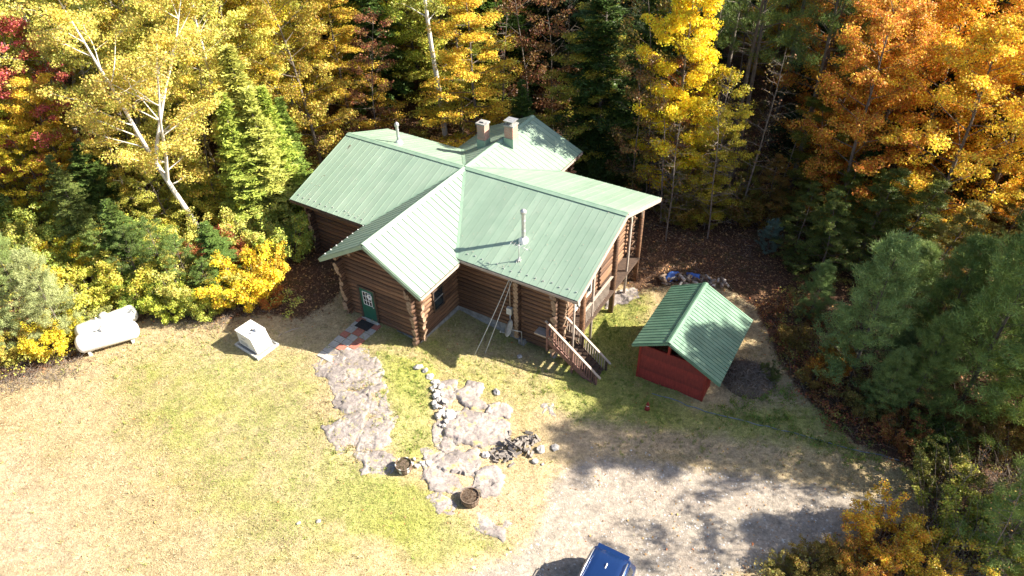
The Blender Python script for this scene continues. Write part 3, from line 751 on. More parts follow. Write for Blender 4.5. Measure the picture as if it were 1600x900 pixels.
# ------------------------------------------------------------------ paver path, door mat
pv = empty("paver_path", HW(-.9, EV - 1.6, -.0), HPSI, "short path of red and grey square pavers in front of the green door", "path")
for o_ in (pv,): o_["kind"] = "structure"; del o_["category"]
pu = R.random
for i in range(3):
    for j in range(8):
        lu = -.62 + i * .48; lv = 1.32 - j * .42
        lu += .0 * j
        if j > 5 and R.random() < .35: continue
        w_ = Vector(HW(-.9 + lu + .22, EV - 1.6 + lv - .2)); z_ = hz(w_.x, w_.y)
        m = MB(); j_ = R.uniform(-.01, .01); m.box(.012, .46, -.40, -.012, -.08, .035 + j_)
        red = (i * 2 + j) % 4 in (0, 3) and (i + j) % 3 != 1
        m.build("paver", M_PAVRED if red else M_PAVGREY, pv, loc=(lu, lv, z_), rot=(0, 0, R.uniform(-.03, .03)))
o = MB().box(-.42, .42, -.3, .3, 0, .025).build("doormat", M_BLACK); w_ = Vector(HW(-.86, EV - .72)); o.location = (w_.x, w_.y, hz(w_.x, w_.y) + .05); o.rotation_euler = (0, 0, HPSI)
tag(o, "black rectangular doormat in front of the green door", "doormat")

# ------------------------------------------------------------------ red shed
SX, SY = at(1044.7, 535.5, 1.75); SPSI = -0.5575
shed = empty("wood_shed", (SX, SY, 0), SPSI, "small red wood shed with a green ribbed metal gable roof", "shed")
sw, swr, sl, ss, SR = 1.755, 2.72, 5.28, .511, 1.75
zs = lambda u, v: SR - ss * abs(u)
roof_slope(shed, [(0, 0), (swr, 0), (swr, sl), (0, sl)], zs, 'u', .235, rib_h=.022, rib_w=.035, thick=.08, pmat=M_SHEDROOF, label="wide right slope of the shed roof")
roof_slope(shed, [(0, sl), (-sw, sl), (-sw, 0), (0, 0)], zs, 'u', .235, rib_h=.03, rib_w=.04, thick=.08, pmat=M_SHEDROOF, label="narrow left slope of the shed roof")
ridge_cap(shed, (0, 0, SR), (0, sl, SR), (-ss, 0, 1), (ss, 0, 1), .14, M_SHEDROOF)
GZ0 = -1.62
for (a, b_, mt) in (((0, -.015, SR - .09), (swr, -.015, SR - ss * swr - .09), M_SHEDROOF), ((0, -.015, SR - .09), (-sw, -.015, SR - ss * sw - .09), M_SHEDROOF), ((0, sl + .015, SR - .09), (swr, sl + .015, SR - ss * swr - .09), M_DARKWOOD)):
    m = MB(); m.beam(a, b_, .03, .12); m.build("rake_trim", mt, shed)
s0, s1, sv0, sv1, stop = -1.42, 1.95, .42, 4.7, .62
def plank_wall(a, b, z0, z1, n):
    du, dv = b[0] - a[0], b[1] - a[1]; L = math.hypot(du, dv); ang_ = math.atan2(dv, du); h = (z1 - z0) / n
    w = MB().box(0, L, .0, .03, z0, z1 - .02).build("shed_wall", M_RED, shed, loc=(a[0], a[1], 0), rot=(0, 0, ang_))
    for k in range(n):
        m = MB(); t = R.uniform(0, .004)
        zz = z0 + k * h
        m.add([(0, -.055 - t, zz + .004), (L, -.055 - t, zz + .004), (L, -.003, zz + .004), (0, -.003, zz + .004), (0, -.012, zz + h - .002), (L, -.012, zz + h - .002), (L, -.003, zz + h - .002), (0, -.003, zz + h - .002)],
              [(0, 3, 2, 1), (4, 5, 6, 7), (0, 1, 5, 4), (1, 2, 6, 5), (2, 3, 7, 6), (3, 0, 4, 7)])
        m.build("plank", M_RED, w)
plank_wall((s0, sv0), (s1, sv0), GZ0, stop, 12)
plank_wall((s1, sv0 + .04), (s1, sv0 + 1.1), GZ0, .45, 11); plank_wall((s1, sv1), (s0, sv1), GZ0, stop, 12); plank_wall((s0, sv1), (s0, sv0 + .04), GZ0, stop, 12)
for (u, v) in ((s0, sv0), (s1, sv0), (s0, sv1), (s1, sv1), (s1, 2.5), (.0, sv0)):
    z1_ = zs(u, v) - .1; MB().box(u - .06, u + .06, v - .07, v + .05, GZ0 if u else stop + .003, z1_).build("corner_post", M_RED, shed)
MB().box(s0, s1, sv0 - .05, sv0 + .05, stop, stop + .07).build("top_rail", M_RED, shed)
# firewood inside
for k in range(26):
    x = R.uniform(-.9, 1.7); y = R.uniform(1.0, 4.3); MB().tube([(x, y, GZ0 + .2 + .1 * (k % 6)), (x + R.uniform(.3, .5), y + R.uniform(-.1, .1), GZ0 + .25 + .1 * (k % 6))], R.uniform(.06, .1), 7).build("firewood", M_DARKSTONE, shed)
# ------------------------------------------------------------------ rock
def poly_sd(X, Y, poly):
    inside = np.zeros(X.shape, bool); dist = np.full(X.shape, 1e9); n = len(poly)
    for i in range(n):
        x0, y0 = poly[i]; x1, y1 = poly[(i + 1) % n]
        cond = ((y0 > Y) != (y1 > Y)) & (X < (x1 - x0) * (Y - y0) / (y1 - y0 + 1e-12) + x0); inside ^= cond
        dx, dy = x1 - x0, y1 - y0; t = np.clip(((X - x0) * dx + (Y - y0) * dy) / (dx * dx + dy * dy + 1e-12), 0, 1)
        dist = np.minimum(dist, np.hypot(X - x0 - t * dx, Y - y0 - t * dy))
    return np.where(inside, dist, -dist)
def ledge(name, pts, h, label, tilt=(0, 0), seed=0, group=None, rag=.3):
    """low bedrock slab: outline from px points, a domed and cracked top that sinks into the ground at its rim"""
    mx_, my_ = sum(p[0] for p in pts) / len(pts), sum(p[1] for p in pts) / len(pts); pts = [(mx_ + (p[0] - mx_) * 1.12, my_ + (p[1] - my_) * 1.12) for p in pts]; P = pxpoly(pts); xs = [p[0] for p in P]; ys = [p[1] for p in P]; cx, cy = sum(xs) / len(xs), sum(ys) / len(ys)
    st = .05; X, Y = np.meshgrid(np.arange(min(xs) - .5, max(xs) + .5, st), np.arange(min(ys) - .5, max(ys) + .5, st))
    sd = poly_sd(X, Y, P) + (fnoise(X / .55, Y / .55, 31 + seed, 5) - .5) * rag * 2 + (fnoise(X / .12, Y / .12, 61 + seed, 2) - .5) * .10
    rs = np.random.RandomState(seed * 13 + 5); area = (max(xs) - min(xs)) * (max(ys) - min(ys)); k = max(3, int(area * .55))
    sx_, sy_ = rs.uniform(min(xs), max(xs), k), rs.uniform(min(ys), max(ys), k); wx = X + (fnoise(X / .4, Y / .4, seed + 7) - .5) * .5; wy = Y + (fnoise(X / .4, Y / .4, seed + 17) - .5) * .5
    dd = np.hypot((wx[..., None] - sx_) * .7, wy[..., None] - sy_); o_ = np.argsort(dd, -1); d1 = np.take_along_axis(dd, o_[..., :1], -1)[..., 0]; d2 = np.take_along_axis(dd, o_[..., 1:2], -1)[..., 0]; ci = o_[..., 0]
    tx, ty, lv = rs.uniform(-.08, .08, k), rs.uniform(-.08, .08, k), rs.uniform(-.02, .04, k)
    top = h * .65 * (1 - np.exp(-np.clip(sd, 0, 9) / .09)) + (lv[ci] + tx[ci] * (X - sx_[ci]) + ty[ci] * (Y - sy_[ci])) * sstep(0, .25, sd) + (fnoise(X / .5, Y / .5, 50 + seed, 4) - .5) * .05 * sstep(0, .3, sd)
    top = top - .045 * np.exp(-((d2 - d1) / .03) ** 2) * sstep(0, .15, sd)
    # steps where the rock broke along its joints
    q = np.floor((X * .8 + Y * .55 + fnoise(X / 1.5, Y / 1.5, 3 + seed) * 1.3) / .75); top = top + ((q * 37 + seed) % 3 - 1) * .006 * sstep(.05, .2, sd)
    crack = np.abs(fnoise(X / .7, Y / .7, 80 + seed, 2) - .5); top = top - .05 * np.exp(-(crack / .018) ** 2) * sstep(0, .2, sd)
    top = top + tilt[0] * (X - cx) + tilt[1] * (Y - cy)
    Z = height(X, Y) + np.where(sd > 0, top - .01, -.25 + 0 * X) 
    V = np.stack([X - cx, Y - cy, Z], -1).reshape(-1, 3); ny_, nx_ = X.shape; I = np.arange(ny_ * nx_).reshape(ny_, nx_)
    Q_ = np.stack([I[:-1, :-1], I[:-1, 1:], I[1:, 1:], I[1:, :-1]], -1).reshape(-1, 4)
    keep = (sd.reshape(-1)[Q_] > -.12).any(1); Q_ = Q_[keep]; used, inv = np.unique(Q_, return_inverse=True)
    o = put(name, np_mesh(name, V[used], inv.reshape(Q_.shape), M_ROCK, smooth=True), loc=(cx, cy, 0))
    tag(o, label, "rock"); 
    if group: o["group"] = group
    return o
GL = "bedrock ledges in front of the cabin"
ledge("rock_ledge", [(486, 560), (520, 546), (575, 548), (592, 572), (598, 598), (560, 608), (520, 600), (500, 585)], .05, "bright flat bedrock slab at the end of the paver path", seed=1, group=GL)
ledge("rock_ledge", [(520, 604), (560, 612), (600, 602), (606, 625), (602, 638), (560, 645), (526, 638)], .08, "pinkish grey bedrock slab below the path, second from the pavers", seed=2, group=GL)
ledge("rock_ledge", [(510, 668), (540, 648), (604, 642), (614, 655), (608, 688), (585, 704), (532, 704), (510, 690)], .10, "broad grey bedrock slab in the middle of the left rock strip", seed=3, group=GL)
ledge("rock_ledge", [(556, 710), (590, 705), (612, 710), (622, 728), (604, 741), (568, 739)], .10, "small bedrock slab just left of the green planter barrel", seed=4, group=GL)
ledge("rock_ledge", [(686, 598), (718, 592), (716, 620), (700, 634), (682, 622)], .12, "upper left bedrock slab beside the row of loose stones", seed=5, group=GL)
ledge("rock_ledge", [(716, 612), (734, 598), (754, 602), (750, 622), (762, 636), (738, 640), (718, 628)], .20, "rounded bedrock hump at the top of the right rock strip", seed=6, group=GL)
ledge("rock_ledge", [(762, 632), (786, 628), (798, 640), (792, 654), (768, 652), (756, 644)], .22, "pale smooth bedrock slab under the yellow moss", seed=7, group=GL)
ledge("rock_ledge", [(700, 660), (728, 640), (764, 650), (790, 664), (788, 690), (752, 700), (716, 694), (698, 682)], .22, "largest bedrock slab in the middle of the right rock strip", seed=8, group=GL)
ledge("rock_ledge", [(674, 664), (698, 658), (712, 690), (720, 706), (694, 708), (676, 690)], .12, "grey bedrock slab along the left edge of the right rock strip", seed=9, group=GL)
ledge("rock_ledge", [(668, 730), (700, 712), (742, 704), (750, 730), (742, 758), (712, 772), (676, 762), (664, 748)], .2, "long tilted bedrock slab between the two planter barrels", seed=10, group=GL)
ledge("rock_ledge", [(744, 740), (770, 728), (786, 744), (780, 770), (752, 778), (736, 764)], .15, "bedrock slab just below the dark split wood heap", seed=11, group=GL)
ledge("rock_ledge", [(664, 776), (690, 768), (712, 790), (706, 808), (684, 800)], .06, "small low bedrock patch left of the brown planter barrel", seed=12, group=GL)
ledge("rock_ledge", [(740, 806), (780, 796), (800, 812), (784, 838), (752, 830)], .05, "lowest bedrock patch at the edge of the gravel", seed=13, group=GL)
ledge("rock_ledge", [(846, 634), (866, 632), (870, 655), (852, 664)], .06, "small bare rock patch in the grass near the stairs", seed=14, group=GL)
ledge("rock_ledge", [(660, 700), (690, 706), (700, 716), (664, 730)], .06, "thin bedrock strip right of the green planter barrel", seed=15, group=GL)
ledge("rock_ledge", [(938, 458), (990, 450), (996, 466), (950, 482)], .10, "grey rock ledge at the foot of the porch post", seed=16, group=GL)

def stone_mesh(seed, s, mat, flat=.65, rough=.25, ang=True):
    r = random.Random(seed); import bmesh
    bm = bmesh.new(); bmesh.ops.create_icosphere(bm, subdivisions=1 if ang else 2, radius=1)
    sx_, sy_, sz_ = r.uniform(.7, 1.2), r.uniform(.6, 1.0), flat * r.uniform(.7, 1.2)
    for v in bm.verts:
        k = 1 + r.uniform(-rough, rough); v.co = Vector((v.co.x * sx_ * k, v.co.y * sy_ * k, v.co.z * sz_ * k)) * s
    me = bpy.data.meshes.new("stone"); bm.to_mesh(me); bm.free(); me.materials.append(mat); return me
STN = [stone_mesh(i, 1, M_STONE, .6, .2, i % 2 == 0) for i in range(6)]
DST = [stone_mesh(20 + i, 1, M_DARKSTONE, .5, .35) for i in range(6)]
def stone(px, py, s, label, me=None, name="stone", group="loose stones around the ledges"):
    g = gnd(px, py); o = put(name, me or R.choice(STN), loc=(g.x, g.y, g.z + s * .25), rot=(R.uniform(-.3, .3), R.uniform(-.3, .3), R.uniform(0, 6.28)), scale=(s, s * R.uniform(.8, 1.1), s)); tag(o, label, "stone", group); return o
for (px, py, s, lab) in ((845, 704, .27, "white block of stone right of the dark heap, upper left of four"), (867, 700, .23, "pale stone at the far right end near the tree shadow"), (836, 722, .2, "pale stone on the gravel edge below the dark heap, left of its neighbour"), (848, 726, .12, "smallest of the pale stones right of the dark heap"),
                         (705, 650, .32, "bright white round boulder on the upper right ledge"), (776, 614, .22, "round pale boulder alone above the yellow moss"), (688, 606, .24, "upright pale stone at the head of the stone row"), (653, 575, .26, "grey stone at the top of the grass strip nearest the cabin"), (664, 580, .2, "flat stone beside the top of the grass strip"),
                         (672, 590, .2, "squared stone edging the bright grass strip"), (680, 598, .22, "leaning stone edging the bright grass strip below the squared one"), (760, 712, .2, "grey stone touching the left side of the dark heap"), (812, 558, .2, "light stone in the grass below the dish"), (498, 815, .1, "small white stone alone on the lawn, left of two"), (467, 818, .09, "small white stone alone on the lawn, right of two")):
    stone(px, py, s, lab)
row = empty("stone_row", gnd(690, 630), 0, "loose row of small grey stones along the bright grass strip", "stones")
for k in range(26):
    t = k / 25; px = 680 + 12 * t + R.uniform(-7, 12); py = 606 + 60 * t + R.uniform(-4, 4); g = gnd(px, py); s = R.uniform(.09, .18)
    put("stone", R.choice(STN), row, g + Vector((0, 0, .12)) - row.location, (R.uniform(-.5, .5), R.uniform(-.5, .5), R.uniform(0, 6)), (s, s, s))
row2 = empty("stone_row", gnd(664, 722), 0, "short row of broken stones between the green planter barrel and the ledge", "stones")
for k in range(9):
    g = gnd(646 + k * 3.2 + R.uniform(-4, 4), 724 + R.uniform(-7, 6)); s = R.uniform(.09, .16); put("stone", R.choice(STN), row2, g + Vector((0, 0, .08)) - row2.location, (R.uniform(-.5, .5), 0, R.uniform(0, 6)), (s, s, s))
heap = empty("split_wood_heap", gnd(802, 702), 0, "heap of dark grey split firewood chunks on the ledge", "wood heap")
def chunk_mesh(seed):
    r = random.Random(seed); m = MB(); a = r.uniform(.7, 1.3); L = r.uniform(1.0, 1.6)
    tri = [(-.5 * a, -.35), (.55, -.3 * a), (.05, .5)]
    m.add([(x, -L, z) for x, z in tri] + [(x * r.uniform(.8, 1.1), L, z * r.uniform(.8, 1.1)) for x, z in tri], [(0, 1, 2), (5, 4, 3), (0, 3, 4, 1), (1, 4, 5, 2), (2, 5, 3, 0)])
    return m.mesh("chunk", M_DARKSTONE)
CH = [chunk_mesh(i) for i in range(6)]
for k in range(80):
    t = R.random(); px = 772 + 62 * t + R.gauss(0, 5); py = 720 - 32 * t + R.gauss(0, 8); g = gnd(px, py); dc = math.hypot((px - 804) / 34, (py - 703) / 17)
    s = R.uniform(.085, .15); zz = R.uniform(.1, .1 + max(0, .45 * (1 - dc)))
    put("wood_chunk", R.choice(CH), heap, g + Vector((0, 0, zz)) - heap.location, (R.uniform(-.6, .6), R.uniform(-.8, .8), R.uniform(0, 6.28)), (s, s, s))

# planter barrels
def planter(px, py, r, h, label, green):
    g = gnd(px, py); b_ = empty("planter_barrel", g, 0, label, "planter")
    n = 18
    for k in range(n):
        a0, a1 = 2 * pi * k / n + .02, 2 * pi * (k + 1) / n - .02; m = MB(); vs = []
        for (rr, z) in ((r * .84, 0), (r * .97, h * .5), (r, h)):
            for (q, w_) in ((a0, rr), (a1, rr), (a1, rr - .03), (a0, rr - .03)): vs.append((w_ * cos(q), w_ * sin(q), z))
        fs = [(0, 3, 2, 1), (8, 9, 10, 11)]
        for l in (0, 4):
            for i in range(4): j = (i + 1) % 4; fs.append((l + i, l + j, l + 4 + j, l + 4 + i))
        m.add(vs, fs); m.build("stave", M_BARREL if not green else M_DULLWHITE if k % 3 == 0 else M_BARREL, b_)
    for z in (.12, .8):
        rr = r * (.84 + .16 * z) + .008; MB().lathe([(rr, h * z), (rr + .006, h * z), (rr + .006, h * z + .05), (rr, h * z + .05)], 24).build("hoop", M_DARKWOOD, b_)
    MB().lathe([(0, h * .86), (r * .4, h * .9), (r * .92, h * .8)], 16).build("soil", M_SOIL, b_)
    m = MB(); 
    for k in range(70 if green else 110):
        a_, q = R.uniform(0, 6.28), r * .85 * math.sqrt(R.random()); x, y = q * cos(a_), q * sin(a_); l = R.uniform(.06, .2); dx, dy = R.uniform(-.1, .1), R.uniform(-.1, .1)
        m.add([(x - .012, y, h * .84), (x + .012, y + .01, h * .84), (x + dx, y + dy, h * .84 + l)], [(0, 1, 2)])
    pl = m.build("plants", M_LEAF, b_, color=(.10, .13, .03) if green else (.26, .19, .09)); pl["kind"] = "stuff"
planter(632, 734, .36, .42, "planter barrel with pale rim and green plants beside the left ledge", True)
planter(735, 784, .40, .45, "brown planter barrel filled with dry plants, nearest the gravel", False)

# ------------------------------------------------------------------ generator on its pad
G0 = gnd(376, 539); G1 = gnd(410, 561); gd = (G1 - G0); gang = math.atan2(gd.y, gd.x)
gen = empty("standby_generator", G0, gang, "white standby generator cabinet on a timber framed pad in the lawn", "generator")
L, W, Hh = 1.42, .92, .86; zb0 = .14
pad = MB(); pad.box(-.12, L + .16, -.12, W + .14, -.1, .06); pad.build("pad", M_PAD, gen)
for (x0, x1, y0, y1) in ((-.2, L + .24, -.2, -.123), (-.2, L + .24, W + .143, W + .22), (-.2, -.123, -.12, W + .14), (L + .163, L + .24, -.12, W + .14)): MB().box(x0, x1, y0, y1, -.1, .12).build("pad_timber", M_DULLWHITE, gen)
gb = MB(); prof = [(0, zb0), (L, zb0), (L, zb0 + .12), (L - .26, zb0 + Hh), (0, zb0 + Hh)]
gb.prism([(x, 0, z) for x, z in prof], (0, -1, 0), W); gbo = gb.build("cabinet", M_WHITE, gen)
lid = MB(); lid.box(-.03, L - .28, -.03, W + .03, zb0 + Hh + .003, zb0 + Hh + .035); lid.build("lid", M_WHITE, gen)
MB().box(.35, .6, -.012, -.002, zb0 + .5, zb0 + .56).build("handle", M_GALV, gen)
for k in range(5): MB().box(.15, .75, -.01, -.002, zb0 + .12 + k * .05, zb0 + .14 + k * .05).build("louvre", M_DULLWHITE, gen)
MB().lathe([(.14, 0), (.14, .1), (.10, .14), (0, .14)], 14, (L - .46, W * .68, zb0 + Hh + .036)).build("exhaust_hood", M_WHITE, gen)
MB().lathe([(.05, 0), (.05, .09), (0, .09)], 10, (L - .52, W * .30, zb0 + Hh + .036)).build("exhaust_pipe", M_GALV, gen)
MB().box(L - .74, L - .66, W * .45, W * .53, zb0 + Hh + .036, zb0 + Hh + .10).build("latch", M_BLACK, gen)
MB().box(.3, .36, W * .5, W * .58, zb0 + Hh + .036, zb0 + Hh + .05).build("latch", M_BLACK, gen)

# ------------------------------------------------------------------ propane tanks
def tank(pa, pb, r, zc, label, mat):
    a = Vector((*at(*pa, zc), zc)); b_ = Vector((*at(*pb, zc), zc)); d = b_ - a; L = d.length
    t = empty("propane_tank", (a.x, a.y, 0), math.atan2(d.y, d.x), label, "gas tank")
    prof = [(0, 0)] + [(r * sin(k * pi / 12), .62 * r * (1 - cos(k * pi / 12))) for k in range(1, 7)] + [(r, L - .62 * r)] + [(r * cos(k * pi / 12), L - .62 * r + .62 * r * sin(k * pi / 12)) for k in range(1, 6)] + [(0, L)]
    MB().lathe(prof, 28, (0, 0, zc), 'x').build("shell", mat, t)
    MB().lathe([(.2, -.05), (.2, .12), (.16, .19), (0, .21)], 16, (L * .5, 0, zc + r - .02)).build("dome_cover", mat, t)
    MB().lathe([(.05, 0), (.05, .12), (0, .13)], 10, (L * .38, 0, zc + r - .02)).build("valve", M_GALV, t)
    for f in (.16, .84):
        lg = MB(); lg.box(L * f - .06, L * f + .06, -.32, .32, -.05, zc - r * .82); lg.build("leg", M_DULLWHITE, t)
        MB().box(L * f - .2, L * f + .2, -.45, .45, -.1, .02).build("footing", M_CONC, t)
tank((118, 540), (217, 512), .48, .72, "long white propane tank lying at the edge of the lawn", M_WHITE)
tank((118, 524), (214, 486), .46, .72, "dull grey propane tank half hidden behind the white one", M_DULLWHITE)

# ------------------------------------------------------------------ blue SUV
ca = Vector((*at(945, 872, .35), 0)); cb_ = Vector((*at(912, 940, .35), 0)); cd = (cb_ - ca); cang = math.atan2(cd.y, cd.x)
rear = Vector((*at(957, 864, .30), 0)); gz = -1.42
car = empty("parked_car", (rear.x, rear.y, gz), cang, "dark blue sport utility car parked on the gravel driveway", "car")
# local: +x towards the bonnet, y across; x=0 rear end of the roof
def loft(secs, n_mid, mat, name, parent, smooth=True):
    """secs: list of (x, [(y,z)...]) half profile from bottom centre line side to top, mirrored"""
    m = MB(); rings = []
    for x, pr in secs: rings.append([(x, y, z) for y, z in pr] + [(x, -y, z) for y, z in reversed(pr)])
    k = len(rings[0]); vs = [p for r_ in rings for p in r_]; fs = []
    for i in range(len(rings) - 1):
        for j in range(k - 1): fs.append((i * k + j, i * k + j + 1, (i + 1) * k + j + 1, (i + 1) * k + j))
    fs.append(tuple(reversed(range(k)))); fs.append(tuple((len(rings) - 1) * k + j for j in range(k)))
    m.add(vs, fs, smooth); return m.build(name, mat, parent)
def bs(w, zb_, zt, b=.0): return [(w * .9, zb_), (w * .98, zb_ + .12), (w, zb_ + .35), (w * .99, (zb_ + zt) / 2 + .1), (w * .96, zt - .08), (w * .9, zt), (w * .45, zt + .02)]
body = loft([(-.42, bs(.80, .42, .92)), (-.34, bs(.90, .32, 1.0)), (.1, bs(.94, .24, 1.06)), (1.2, bs(.95, .22, 1.05)), (2.6, bs(.95, .22, 1.03)), (3.2, bs(.94, .24, 1.03)), (3.9, bs(.90, .26, .97)), (4.15, bs(.82, .32, .86)), (4.25, bs(.70, .4, .72))], 0, M_CAR, "body", car)
def gs(wb, wt, zb_, zt): return [(wb, zb_), (wb * .985, zb_ + .05), (wt * 1.03, zt - .10), (wt, zt - .04), (wt * .93, zt - .005), (wt * .5, zt + .012)]
cabn = loft([(-.28, gs(.84, .66, .98, 1.38)), (-.08, gs(.87, .70, .98, 1.60)), (.0, gs(.88, .72, .98, 1.655)), (.5, gs(.89, .74, .98, 1.70)), (1.4, gs(.89, .74, .98, 1.715)), (2.1, gs(.88, .72, .98, 1.66)), (2.25, gs(.88, .71, .98, 1.61)), (3.0, gs(.86, .66, .98, 1.08))], 0, M_CAR, "cabin_shell", car)
def qpanel(name, pts, mat, t=.012):
    m = MB(); n = (Vector(pts[1]) - Vector(pts[0])).cross(Vector(pts[2]) - Vector(pts[0])); m.prism(pts, n, -t); return m.build(name, mat, car)
def yat(x, z):   # approx cabin side
    f = (z - .98) / .62; return .892 * (1 - f) + .762 * f + .004
for s in (1, -1):
    for (xa, xb, xc, xd) in ((-.05, .52, .52, .1), (.6, 1.42, 1.42, .6), (1.5, 2.55, 2.02, 1.5)):
        pts = [(xa, s * yat(xa, 1.06), 1.06), (xb, s * yat(xb, 1.06), 1.06), (xc, s * yat(xc, 1.53), 1.53), (xd, s * yat(xd, 1.53), 1.53)]
        if s < 0: pts = pts[::-1]
        qpanel("side_window", pts, M_GLASS)
    m = MB(); m.tube([(.12, s * .66, 1.69), (.2, s * .665, 1.755), (1.0, s * .675, 1.78), (1.8, s * .665, 1.75), (1.9, s * .66, 1.68)], .022, 8); m.build("roof_rail", M_CHROME, car)
    m = MB(); m.box(.02, 2.0, s * .60 - .012, s * .60 + .012, 1.652, 1.69); 
    for wx in (.38, 3.28):
        wh = MB(); wh.lathe([(.0, -.01), (.2, -.01), (.33, .0), (.36, .04), (.36, .2), (.33, .24), (0, .24)], 24, (0, 0, 0)); w_ = wh.build("wheel", M_BLACK, car, loc=(wx, s * .95, .36), rot=(radians(90) * s, 0, 0))
        MB().lathe([(0, -.02), (.2, -.018), (.225, -.005)], 20).build("rim", M_CHROME, w_)
        ac = MB(); ac.tube([(wx + .42 * cos(t), s * .945, .36 + .42 * sin(t)) for t in [pi * k / 10 for k in range(11)]], .03, 6); ac.build("wheel_arch", M_BLACK, car)
    m = MB(); m.box(-.40, -.28, s * .72 - .1, s * .72 + .1, .66, .9); m.build("tail_light", simple("tail_light_red%d" % s, (.3, .01, .01), (.4, .02, .02), 5, .2), car)
    m = MB(); m.box(2.3, 2.42, s * .98 - .1, s * .98 + .1, 1.02, 1.16); m.build("wing_mirror", M_CAR, car)
    m = MB(); m.box(4.1, 4.2, s * .66 - .14, s * .66 + .14, .7, .82); m.build("headlight", M_WHITE, car)
qpanel("rear_window", [(-.295, .60, 1.08), (-.295, -.60, 1.08), (-.15, -.55, 1.5), (-.15, .55, 1.5)][::-1], M_GLASS)
qpanel("windscreen", [(3.0, .66, 1.06), (3.0, -.66, 1.06), (2.3, -.6, 1.585), (2.3, .6, 1.585)], M_GLASS)
MB().box(-.2, .02, -.62, .62, 1.625, 1.655).build("spoiler", M_CAR, car)
fin = MB(); fin.add([(.48, -.03, 1.69), (.48, .03, 1.69), (.72, .022, 1.70), (.72, -.022, 1.70), (.50, 0, 1.79), (.56, 0, 1.79)], [(0, 4, 1), (1, 4, 5, 2), (0, 3, 5, 4), (2, 5, 3), (0, 1, 2, 3)]); fin.build("roof_antenna", M_WHITE, car)
for z in (.36,): MB().box(-.47, -.34, -.78, .78, .4, .6).build("bumper", M_BLACK, car)
lp = MB().box(-.475, -.43, -.26, .26, .70, .82).build("licence_plate", M_WHITE, car)

# ------------------------------------------------------------------ firewood stack under a blue tarp, small things
wp = empty("firewood_stack", gnd(1085, 442), 0, "low firewood stack behind the red shed partly under blue tarp", "firewood")
for k in range(70):
    t = R.random(); px = 1035 + 100 * t + R.uniform(-4, 4); py = 441 + 6 * t + R.uniform(-5, 6); g = gnd(px, py); m = MB(); l = R.uniform(.15, .28); a_ = R.uniform(0, 3); z = R.uniform(.05, .45)
    m.tube([g + Vector((-l * cos(a_), -l * sin(a_), z)) - wp.location, g + Vector((l * cos(a_), l * sin(a_), z + R.uniform(-.05, .05))) - wp.location], R.uniform(.06, .1), 7)
    me = m.mesh("log", R.choice([M_DARKSTONE, M_BARREL, M_STONE, M_BARREL])); me.materials.append(M_ENDGRAIN); me.polygons[-1].material_index = 1; put("firewood_log", me, wp)
def tarp(pts, seed, lab):
    P = [gnd(*p) for p in pts]; xs = [p.x for p in P]; ys = [p.y for p in P]; X, Y = np.meshgrid(np.arange(min(xs), max(xs), .08), np.arange(min(ys), max(ys), .08))
    sd = poly_sd(X, Y, [(p.x, p.y) for p in P]) + (fnoise(X / .4, Y / .4, seed) - .5) * .3
    Z = height(X, Y) + .15 + .42 * sstep(-.05, .4, sd) + (fnoise(X / .25, Y / .25, seed + 2, 2) - .5) * .18
    I = np.arange(X.size).reshape(X.shape); Q_ = np.stack([I[:-1, :-1], I[:-1, 1:], I[1:, 1:], I[1:, :-1]], -1).reshape(-1, 4); Q_ = Q_[(sd.reshape(-1)[Q_] > 0).all(1)]
    used, inv = np.unique(Q_, return_inverse=True); V = np.stack([X, Y, Z], -1).reshape(-1, 3)[used]
    tag(put("tarp", np_mesh("tarp", V, inv.reshape(Q_.shape), M_TARP, smooth=True)), lab, "tarp", "blue tarps on the firewood")
tarp([(1034, 434), (1060, 428), (1066, 436), (1058, 444), (1036, 446)], 4, "larger crumpled blue tarp on the left end of the firewood stack")
tarp([(1072, 430), (1094, 434), (1092, 441), (1074, 438)], 9, "smaller crumpled blue tarp near the shed roof ridge")
br_ = empty("brush_pile", gnd(1168, 592), 0, "round grey pile of twigs and brush beside the shed", "brush pile")
m = MB(); c0 = br_.location
for k in range(900):
    a_ = R.uniform(0, 6.28); q = 1.35 * math.sqrt(R.random()); x, y = q * cos(a_), q * sin(a_) * .9; z = (1 - (q / 1.45) ** 2) * .6 + R.uniform(-.1, .05); l = R.uniform(.12, .45); b_ = R.uniform(0, 6.28); e = R.uniform(-.25, .25)
    m.tube([(x, y, z), (x + l * cos(b_), y + l * sin(b_), z + l * e)], R.uniform(.006, .02), 3, cap=False)
t_ = m.build("twigs", M_TWIG, br_); t_["kind"] = "stuff"
m = MB(); m.lathe([(1.5, -.25), (1.25, .12), (.7, .36), (0, .46)], 18); m.build("mound", M_SOIL, br_)
g = gnd(1011, 640); rg = empty("garden_ornament", g, .4, "small red and white garden ornament on the grass below the shed", "ornament")
MB().lathe([(.10, 0), (.13, .03), (.11, .16), (.06, .24), (0, .25)], 12).build("body", M_RED, rg)
MB().lathe([(.0, .0), (.06, .02), (.07, .08), (.04, .13), (0, .14)], 12, (0, 0, .24)).build("head", M_WHITE, rg)
MB().lathe([(.085, 0), (.05, .1), (0, .24)], 12, (0, 0, .34)).build("hat", M_RED, rg)
hp = [(962, 575), (985, 598), (1020, 615), (1060, 628), (1100, 644), (1150, 656), (1200, 668), (1250, 680), (1300, 694), (1350, 706), (1390, 716), (1425, 727)]
hs_ = []
for i in range(len(hp) - 1):
    for t in (0, .33, .66): hs_.append(gnd(hp[i][0] * (1 - t) + hp[i + 1][0] * t + R.uniform(-2, 2), hp[i][1] * (1 - t) + hp[i + 1][1] * t + R.uniform(-1.5, 1.5)) + Vector((0, 0, .04)))
